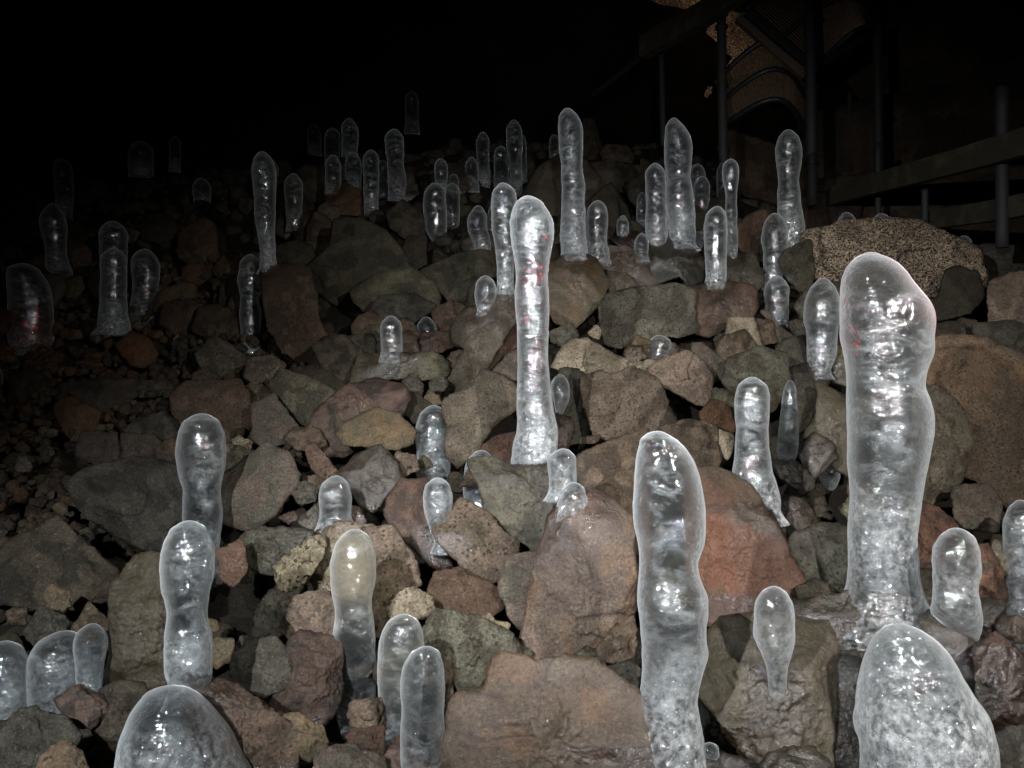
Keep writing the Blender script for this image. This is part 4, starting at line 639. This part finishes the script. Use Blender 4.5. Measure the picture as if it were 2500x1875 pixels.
# ---- countless pebbles between the rocks: one mass
def rubble(name,N,xr,yr,rr,mats,seed,label,lift):
    rg=np.random.default_rng(seed); d,F=ico(2); VV=[];FF=[];n=0; mi=[]
    for k in range(N):
        y=yr[0]+(yr[1]-yr[0])*rg.random()**1.3; x=rg.uniform(-.8,.8)*y if xr is None else rg.uniform(*xr)*y
        r=rg.uniform(*rr)*(.5+.22*y); s=rg.uniform(.6,1.2,3)*r; q=d*s
        for _ in range(6):
            nn=rg.normal(size=3); nn/=np.linalg.norm(nn); dd=q@nn; cut=r*rg.uniform(.45,.8); q=q-np.clip(dd-cut,0,None)[:,None]*nn
        z=float(groundz(np.array([[x]]),np.array([[y]]))[0,0])+lift+rg.uniform(-.02,.03)
        VV.append(q+[x,y,z]); FF.append(F+n); n+=len(d); mi+= [rg.integers(len(mats))]*len(F)
    o=mesh_obj(name,np.concatenate(VV),np.concatenate(FF),MK[mats[0]],smooth=False,loc=np.zeros(3))
    for m in mats[1:]: o.data.materials.append(MK[m])
    o.data.polygons.foreach_set('material_index',np.array(mi,np.int32)); o.data.update(); attr(o,'mixa',rg.random(len(o.data.vertices)//len(d)).repeat(len(d)))
    tag(o,label,'rubble',None,'stuff'); return o
rubble('rubble',5200,(-1.25,1.25),(1.1,8.5),(.02,.055),['dbrown','dgrey','dark','dbrown','dolive','dred'],1,'loose dark rubble filling the gaps between the larger lava rocks',.0)
rubble('gravel',1900,(-.72,-.28),(2.2,4.6),(.010,.030),['dbrown','orange','dbrown','ochre','dbrown','dgrey','dred'],2,'wet orange and brown gravel in the hollow on the left of the slope',.09)
# ================================================================ ice
allV=[];allF=[];n=0
for o,W,F in ROCKS: allV.append(W); allF.append(F+n); n+=len(W)
allV.append(GV); allF.append(np.concatenate([GF[:,[0,1,2]],GF[:,[0,2,3]]])+n)
AV=np.concatenate(allV); AF=np.concatenate(allF)
bvh=BVHTree.FromPolygons([tuple(v) for v in AV],[tuple(map(int,f)) for f in AF])
def first_hit(a,b):
    d=Vector((a,1,b)); h=bvh.ray_cast(Vector((0,0,0))+d*.6,d.normalized(),20)
    return h[0].y if h[0] else hit(a,b)
BASES=[]
ICES=[]
def build_ice(idx,name,label,opt,segs):
    rows=[]
    for tile,rs in segs:
        for y,xl,xr in rs:
            a0,b=tan(tile,xl,y); a1,_=tan(tile,xr,y); rows.append((b,(a0+a1)/2,(a1-a0)/2))
    rows=np.array(rows); order=np.argsort(-rows[:,0]); rows=rows[order]
    bb,cc,ww=rows[-1]
    c_prev=rows[-2]; narrow=ww<.62*rows[:,2].max()
    D=min(first_hit(cc,bb),first_hit(cc,bb+.004)); D0=hit(cc,bb)
    D=min(max(D,1.05),D0+.5)+opt.get('d',0.)
    if not narrow: D+=ww*D*.45
    t=-rows[:,0]; w2=rows[:,2]**2; c=rows[:,1]
    # dense rows, more of them near the apex
    L=t[-1]-t[0]; nr=int(min(150,max(34,L/ (.0026)))); s=np.linspace(0,1,nr); tt=t[0]+L*(.72*s+.28*s**2.2) if len(t)>5 else t[0]+L*s**1.5
    tt=np.unique(np.concatenate([tt,t[0]+ (t[1]-t[0])*np.linspace(0,1,9)**2]))
    def herm(x,xp,fp):
        m=np.gradient(fp,xp); dl=np.diff(fp)/np.diff(xp)
        for i in range(len(xp)):
            lo=dl[max(i-1,0)]; hi=dl[min(i,len(dl)-1)]
            if lo*hi<=0: m[i]=0
            else:
                lim=3*min(abs(lo),abs(hi)); m[i]=max(-lim,min(lim,m[i]))
        k=np.clip(np.searchsorted(xp,x)-1,0,len(xp)-2); h=xp[k+1]-xp[k]; u=(x-xp[k])/h
        return (2*u**3-3*u**2+1)*fp[k]+(u**3-2*u**2+u)*h*m[k]+(-2*u**3+3*u**2)*fp[k+1]+(u**3-u**2)*h*m[k+1]
    W=np.sqrt(np.maximum(herm(tt,t,np.sqrt(w2)),0)**2); 
    cap=tt<t[1]; W[cap]=math.sqrt(w2[1])*np.sqrt(np.clip((tt[cap]-t[0])/(t[1]-t[0]),0,1))
    C=herm(tt,t,c); zz=-tt*D; rad=W*D; cx=C*D
    if narrow:
        e=np.linspace(.15,1,6); zz=np.append(zz,zz[-1]-e*rad[-1]*1.2); cx=np.append(cx,[cx[-1]]*6); rad=np.append(rad,rad[-1]*np.sqrt(np.clip(1-e**2,0,1)))
    else:
        e=np.linspace(.12,1,8); z0,r0=zz[-1],rad[-1]; zz=np.append(zz,z0-e*(.025+.28*r0)); cx=np.append(cx,[cx[-1]]*8); rad=np.append(rad,r0*(1+(.38 if D<4. else .08)*e**1.6))
    ns=56 if ww*D>.01 and W.max()>.012 else 36
    th=np.arange(ns)/ns*2*np.pi; H=zz[0]-zz[-1]; rm=rad.max()
    X=cx[:,None]+rad[:,None]*np.cos(th); Yy=D+rad[:,None]*np.sin(th)*.92; Z=np.repeat(zz[:,None],ns,1)
    V=np.stack([X.ravel(),Yy.ravel(),Z.ravel()],1); off=np.array([idx*3.1,idx*1.7,idx*.9])
    if narrow and W.max()<.04:
        hz=(zz[0]-zz)/H; dd=[]
        for k in range(len(zz)):
            if hz[k]<.6: dd.append(D); continue
            dd.append(min(max(first_hit(cx[k]/D,zz[k]/D),D-.10),D+.12))
        dd=np.array(dd); kw=np.ones(25)/25; dd=np.convolve(np.pad(dd,12,'edge'),kw,'valid'); mixk=np.clip((hz-.60)/.3,0,1)
        Dn=D*(1-mixk)+(dd+rad*.1)*mixk; sc=(Dn/D)[:,None]
        V=np.stack([(X*sc).ravel(),(Dn[:,None]+rad[:,None]*np.sin(th)*.92).ravel(),(Z*sc).ravel()],1)
    out=np.stack([np.cos(th)[None].repeat(len(zz),0).ravel(),np.sin(th)[None].repeat(len(zz),0).ravel(),np.zeros(V.shape[0])],1)
    hh=((zz[0]-V[:,2])/H)
    rr=np.repeat(rad,ns)
    f=(np.clip((hh-.55)/.3,0,1)*.8 if not narrow else np.clip((hh-.5)/.5,0,1)*.3)*(.35+.65*(H>.12))
    f=f*np.clip(.75+.6*fbm(V+off,12.,idx,2),.15,1.2)
    if opt.get('frost'): f=np.maximum(f,opt['frost']*np.clip((hh-.12)/.3,0,1))
    q=V+off
    amp=np.clip(rr/rm,0,1)*(rm*.045*fbm(q*np.array([1,1,1.8]),.55/rm*1.0,idx,2)+rm*.012*vnoise(q*np.array([.6,.6,3.]),1.6/rm,idx+9))
    amp+=np.clip(rr/rm,0,1)*f*rm*.05*fbm(q,2.2/rm,idx+3,3)
    V=V+out*amp[:,None]
    nz=len(zz); top=np.array([[cx[0],D,zz[0]]]); bot=np.array([[cx[-1],D,zz[-1]]])
    F=[]
    for i in range(nz-1):
        a=i*ns; 
        for j in range(ns):
            k=(j+1)%ns; F.append((a+k,a+j,a+ns+j,a+ns+k))
    F.append(tuple(range(ns)))
    F.append(tuple((nz-1)*ns+j for j in range(ns))[::-1])
    o=mesh_obj(name,V,F,ICEM); tag(o,label,'ice formation','ice formations standing on the rubble','thing')
    attr(o,'frost',f)
    tv=np.zeros(len(V))
    if opt.get('tint'): tv=opt['tint']*.38*np.clip((.55-hh+.1*fbm(V+off,9.,2,2))/.3,0,1)*np.clip(hh/.03,0,1)  # cream of the tan rock refracted through the column, painted into the ice
    attr(o,'tint',tv); attr(o,'ripple',np.full(len(V),1/max(.8,D/2.)))
    if W.max()>.0155:
        ins=.62*(1+.16*fbm(V+off,7.,idx+5,2)); ax=np.repeat(cx,ns) if not narrow else None
        if not narrow:
            CV=V.copy(); CV[:,0]=ax+(V[:,0]-ax)*ins; CV[:,1]=D+(V[:,1]-D)*ins; ztop=zz[0]-rad.max()*.5; CV[:,2]=zz[-1]+(V[:,2]-zz[-1])*(ztop-zz[-1])/H
            c=mesh_obj('cloudy_core',CV,F,COREM,o,loc=np.array(o.location)); c.location=(0,0,0); attr(c,'frost',np.clip(f*1.1,0,1))
    BASES.append((cx[-1],D,float(-t[-1]*D),max(rad[-1],.02)))
    ICES.append((o,D,zz))
for i,(nm,lab,opt,segs) in enumerate(ICE):
    nm={'ice_column':'ice_stalagmite'}.get(nm,nm); build_ice(i,nm,lab,opt,segs)
# melt water: rock round each foot of ice is dark and wet
for o,W,F in ROCKS:
    w=np.zeros(len(W)); c=W.mean(0); ext=np.abs(W-c).max()
    for bx,by,bz,br in BASES:
        if abs(bx-c[0])>ext+br*3 or abs(bz-c[2])>ext+.5: continue
        dx=np.hypot(W[:,0]-bx,(W[:,1]-by)*.8); dz=W[:,2]-bz
        run=np.clip(1-np.abs(dx)/(br*2.5+.018),0,1)*np.clip(1+dz/(.10+br*3.),0,1)*(dz<.03)
        w=np.maximum(w,np.clip(run*2.,0,1))
    attr(o,'wet',w)
# ================================================================ the cave itself
def cave():
    d,F=ico(6); P=d.copy()
    V=P*np.array([9.5,11.5,7.5])+np.array([.3,3.,1.])
    q=V.copy(); a=.9*fbm(q,.35,3,4)+.18*fbm(q,1.8,9,3)
    V=V-d*a[:,None]
    return V,F[:,::-1]
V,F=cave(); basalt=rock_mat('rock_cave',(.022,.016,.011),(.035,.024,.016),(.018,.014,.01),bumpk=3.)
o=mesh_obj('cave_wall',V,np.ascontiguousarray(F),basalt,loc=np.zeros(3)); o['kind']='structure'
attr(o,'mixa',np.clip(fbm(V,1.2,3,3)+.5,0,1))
# jagged wall of piled blocks on the right, behind the walkway
def big_block(pts,Y,mat,label,seed,name='boulder'):
    place_rock(mat,'J',pts,0,label,seed,name=name,lvl=6,Y=Y,shear=.1,group='huge blocks of the right cave wall',thick=.5)
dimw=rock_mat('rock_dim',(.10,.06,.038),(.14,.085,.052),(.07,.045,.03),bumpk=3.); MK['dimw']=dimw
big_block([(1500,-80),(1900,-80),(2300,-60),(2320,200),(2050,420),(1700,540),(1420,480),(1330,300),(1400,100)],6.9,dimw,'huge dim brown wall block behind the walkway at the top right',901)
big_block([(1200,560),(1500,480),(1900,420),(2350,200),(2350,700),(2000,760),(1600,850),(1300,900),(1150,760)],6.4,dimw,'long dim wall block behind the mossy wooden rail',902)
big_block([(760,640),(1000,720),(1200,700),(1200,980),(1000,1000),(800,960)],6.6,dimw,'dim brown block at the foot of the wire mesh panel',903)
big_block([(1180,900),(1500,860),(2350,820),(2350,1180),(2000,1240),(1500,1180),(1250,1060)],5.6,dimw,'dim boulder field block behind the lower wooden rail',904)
# two rough lava patches of the roof caught by somebody's lamp up on the walkway
MK['roof']=rock_mat('rock_roof',(.33,.19,.12),(.38,.23,.15),(.22,.13,.08),pits=1.,pitscale=30,bumpk=3.)
place_rock('roof','J',[(660,165),(700,90),(760,60),(880,90),(980,200),(1010,300),(900,340),(780,370),(740,400),(735,345),(800,290),(745,250),(700,200)],0,'rough tan roof rock lit by a lamp, seen between the walkway posts',911,name='roof_rock',lvl=6,Y=8.2,shear=0,group='lit rocks of the cave roof')
place_rock('roof','J',[(370,-40),(640,-60),(620,10),(560,45),(500,30),(440,22),(390,5)],0,'rough tan roof rock lit by a lamp at the top edge of the picture',912,name='roof_rock',lvl=6,Y=8.2,shear=0,group='lit rocks of the cave roof')
place_rock('roof','J',[(645,465),(660,430),(680,425),(678,460),(655,478)],0,'tiny lit tip of roof rock beside the mesh panel edge',913,name='roof_rock',lvl=5,Y=8.2,shear=0,group='lit rocks of the cave roof')
for o,W,F in ROCKS[-7:]: attr(o,'wet',np.zeros(len(W)))
# ================================================================ walkway
steel=simple('dark_steel',(.009,.0095,.011),.75,0.); blacksteel=simple('black_steel',(.014,.014,.015),.5,.3)
mossw=wood('mossy_wood',(.012,.010,.005),(.02,.016,.007)); dimwood=wood('brown_wood',(.016,.012,.008),(.024,.018,.012)); palew=wood('pale_board',(.05,.034,.024),(.075,.05,.035))
wire=simple('rusty_wire',(.15,.10,.065),.5,.5)
def empty(name,loc,label,cat,group=None):
    e=bpy.data.objects.new(name,None); e.location=loc; COL.objects.link(e); tag(e,label,cat,group,'thing'); return e
def W3(p,Y): a,b=tan('J',*p); return np.array([a*Y,Y,b*Y])
def bar(name,p0,p1,r,mat,par,n=14,rect=None):
    """round pipe, or a sawn beam when rect=(width, height)"""
    p0=np.array(p0,float); p1=np.array(p1,float); ax=(p1-p0)/np.linalg.norm(p1-p0)
    up=np.array([0,0,1.]) if abs(ax[2])<.9 else np.array([0,1.,0]); s=np.cross(ax,up); s/=np.linalg.norm(s); u=np.cross(s,ax)
    if rect:
        w,h=rect; c=.12*min(w,h)
        prof=[(-w+c,-h),(w-c,-h),(w,-h+c),(w,h-c),(w-c,h),(-w+c,h),(-w,h-c),(-w,-h+c)]
    else: prof=[(r*math.cos(k/n*2*math.pi),r*math.sin(k/n*2*math.pi)) for k in range(n)]
    m=len(prof); ts=np.linspace(0,1,9); V=[]
    for t in ts:
        c0=p0+(p1-p0)*t+ (s*.004*math.sin(t*9+p0[0])+u*.004*math.sin(t*7)) *(1 if rect else 0)
        V+= [c0+s*a+u*b for a,b in prof]
    F=[(i*m+(j+1)%m,i*m+j,(i+1)*m+j,(i+1)*m+(j+1)%m) for i in range(len(ts)-1) for j in range(m)]
    F.append(tuple(range(m))); F.append(tuple((len(ts)-1)*m+j for j in range(m))[::-1])
    V=np.array(V); loc=np.array(par.location) if par is not None else None
    o=mesh_obj(name,V,F,mat,par,smooth=not rect,loc=loc); 
    if par is not None: o.location=(0,0,0)
    return o
wk=empty('walkway',tuple(W3((1160,1000),5.2)),'dark metal stair walkway with arched wire mesh panels and pipe posts, top right','walkway')
for x,y0,y1,Y,r in ((430,235,720,6.2,.026),(725,20,900,5.4,.034),(1160,-60,1010,5.2,.038),(1490,60,1120,5.6,.034)):
    bar('post',W3((x,y0),Y),W3((x+12,y1),Y),r,steel,wk)
    for q in (.12,.45,.8):
        yy=y0+(y1-y0)*q; bar('clamp',W3((x+12*q,yy),Y),W3((x+12*q,yy+16),Y),r*1.35,blacksteel,wk)
bar('stair_beam',W3((345,235),6.0),W3((735,15),5.3),0,dimwood,wk,rect=(.05,.085))
bar('stair_beam',W3((720,10),5.35),W3((1300,-330),4.9),0,dimwood,wk,rect=(.05,.085))
bar('handrail',W3((80,480),7.0),W3((370,250),6.1),.024,steel,wk)
bar('brace',W3((810,85),5.5),W3((1140,370),5.5),0,palew,wk,rect=(.03,.04))
bar('brace',W3((850,60),5.45),W3((1150,310),5.45),0,blacksteel,wk,rect=(.03,.032))
bar('brace',W3((1160,350),5.6),W3((1490,150),5.6),.03,blacksteel,wk)
def panel(c0,c1,c2,c3,nx,nz,bow,Y):
    """wire mesh between four corners (tl,tr,br,bl), bowed like an arch"""
    P=[W3(p,Y) for p in (c0,c1,c2,c3)]
    def pt(u,v):
        q=(P[0]*(1-u)+P[1]*u)*(1-v)+(P[3]*(1-u)+P[2]*u)*v
        return q+np.array([0,-.25*math.sin(u*math.pi),bow*math.sin(u*math.pi)*(1-.3*v)])
    pr=bpy.data.objects.new('mesh_panel',None)
    V=[];F=[];r=.0042
    def wirep(pts):
        for a,b in zip(pts[:-1],pts[1:]):
            ax=(b-a)/np.linalg.norm(b-a); s=np.cross(ax,[0,1,0]); s/=np.linalg.norm(s); u=np.cross(s,ax); k=len(V)
            for p in (a,b):
                for q in (s,u,-s,-u): V.append(p+q*r)
            for j in range(4): F.append((k+j,k+(j+1)%4,k+4+(j+1)%4,k+4+j))
    for i in range(nx+1): wirep([pt(i/nx,j/6) for j in range(7)])
    for j in range(nz+1): wirep([pt(i/10,j/nz) for i in range(11)])
    loc=np.array(wk.location)
    m=mesh_obj('mesh_panel',np.array(V),F,wire,wk,smooth=False,loc=loc); m.location=(0,0,0)
    # frame tubes belong to the panel
    FV=[];FF=[]
    def tube(pts,r=.022,n=8):
        for a,b in zip(pts[:-1],pts[1:]):
            ax=(b-a)/np.linalg.norm(b-a); s=np.cross(ax,[.1,1,.05]); s/=np.linalg.norm(s); u=np.cross(s,ax); k=len(FV)
            for p in (a-ax*.006,b+ax*.006):
                for q in range(n): FV.append(p+(s*math.cos(q/n*6.2832)+u*math.sin(q/n*6.2832))*r)
            for j in range(n): FF.append((k+j,k+(j+1)%n,k+n+(j+1)%n,k+n+j))
    for v in (0,.5,1): tube([pt(i/12,v) for i in range(13)])
    for u in (0,1): tube([pt(u,j/6) for j in range(7)])
    f=mesh_obj('panel_frame',np.array(FV),FF,blacksteel,m,smooth=True,loc=loc); f.location=(0,0,0)
panel((700,400),(1140,330),(1130,640),(760,600),46,34,.16,5.75)
panel((850,40),(1450,-60),(1460,200),(1190,330),58,34,.10,5.75)
rl=empty('wooden_railing',tuple(W3((1700,1100),4.4)),'mossy sloping wooden handrail on pipe posts at the right edge','railing')
bar('rail',W3((1270,965),5.4),W3((2330,665),3.4),0,mossw,rl,rect=(.03,.066))
bar('rail',W3((1600,1110),4.9),W3((2330,985),3.5),0,dimwood,rl,rect=(.025,.055))
for x,y0,y1,Y in ((2105,430,1215,3.72),(1495,700,1150,4.98),(1725,930,1090,4.4),(1356,450,610,6.3)):
    bar('rail_post',W3((x,y0),Y+.06),W3((x,y1),Y+.06),.030 if x>2000 else .02,steel,rl)
# ================================================================ light: the torches of the visitors, with added fill spots
def spot(name,loc,target,power,ang,blend,col,rad=.02):
    l=bpy.data.lights.new(name,'SPOT'); l.energy=power; l.spot_size=R(ang); l.spot_blend=blend; l.color=col; l.shadow_soft_size=rad
    o=bpy.data.objects.new(name,l); COL.objects.link(o); o.location=loc
    o.rotation_euler=(Vector(target)-Vector(loc)).to_track_quat('-Z','Y').to_euler(); return o
spot('torch_or_fill',(.85,-.2,.60),(.50,2.6,-.10),190,82,1.,(1.,.965,.92),.03)
spot('torch_or_fill',(-.75,-.1,.60),(.80,2.6,-.1),300,70,1.,(.97,.98,1.),.018)
spot('torch_or_fill',(1.3,-.2,.9),(1.75,4.2,.30),70,32,.8,(1.,.92,.82),.02)
spot('headlamp_or_fill',(-.75,-.35,.5),(-.85,1.6,-.60),180,54,1.,(.93,.97,1.),.015)  # added fill, aimed to brighten the ice in the left foreground
spot('torch_or_fill',(.1,-.2,.3),(.35,5.,1.25),150,42,1.,(.97,.98,1.),.02)  # added fill that brightens the far ice and rocks
spot('torch_or_fill',(-.3,-.2,.1),(-2.0,5.,.9),18,32,1.,(.95,.97,1.),.02)  # weak fill added to put glints on the far left ice
spot('headlamp_or_fill',tuple(W3((560,330),6.9)),tuple(W3((820,215),8.0)),45,60,.5,(1.,.80,.62),.02)
spot('headlamp_or_fill',tuple(W3((640,120),6.9)),tuple(W3((500,0),8.0)),20,60,.5,(1.,.80,.62),.02)
spot('tail_light',(2.2,.85,.36),(.88,1.6,.24),34,12,.3,(1.,.02,.03),.008)
# ================================================================ world, camera, output
w=bpy.data.worlds.new('World'); scene.world=w; w.use_nodes=True
w.node_tree.nodes['Background'].inputs[0].default_value=(.0,.0,.0,1); w.node_tree.nodes['Background'].inputs[1].default_value=0.
cd=bpy.data.cameras.new('camera'); cd.lens=26.; cd.sensor_width=36.; cd.clip_start=.05; cd.clip_end=200
cam=bpy.data.objects.new('camera',cd); COL.objects.link(cam); cam.location=(0,0,0); cam.rotation_euler=(R(90),0,0); scene.camera=cam
vs=scene.view_settings; vs.view_transform='Standard'; vs.look='None'; vs.exposure=.6; vs.gamma=1.
cy=scene.cycles; cy.max_bounces=7; cy.diffuse_bounces=1; cy.glossy_bounces=3; cy.transmission_bounces=5; cy.transparent_max_bounces=12
cy.caustics_reflective=False; cy.caustics_refractive=False; cy.sample_clamp_indirect=3.; cy.use_denoising=True; cy.blur_glossy=.2
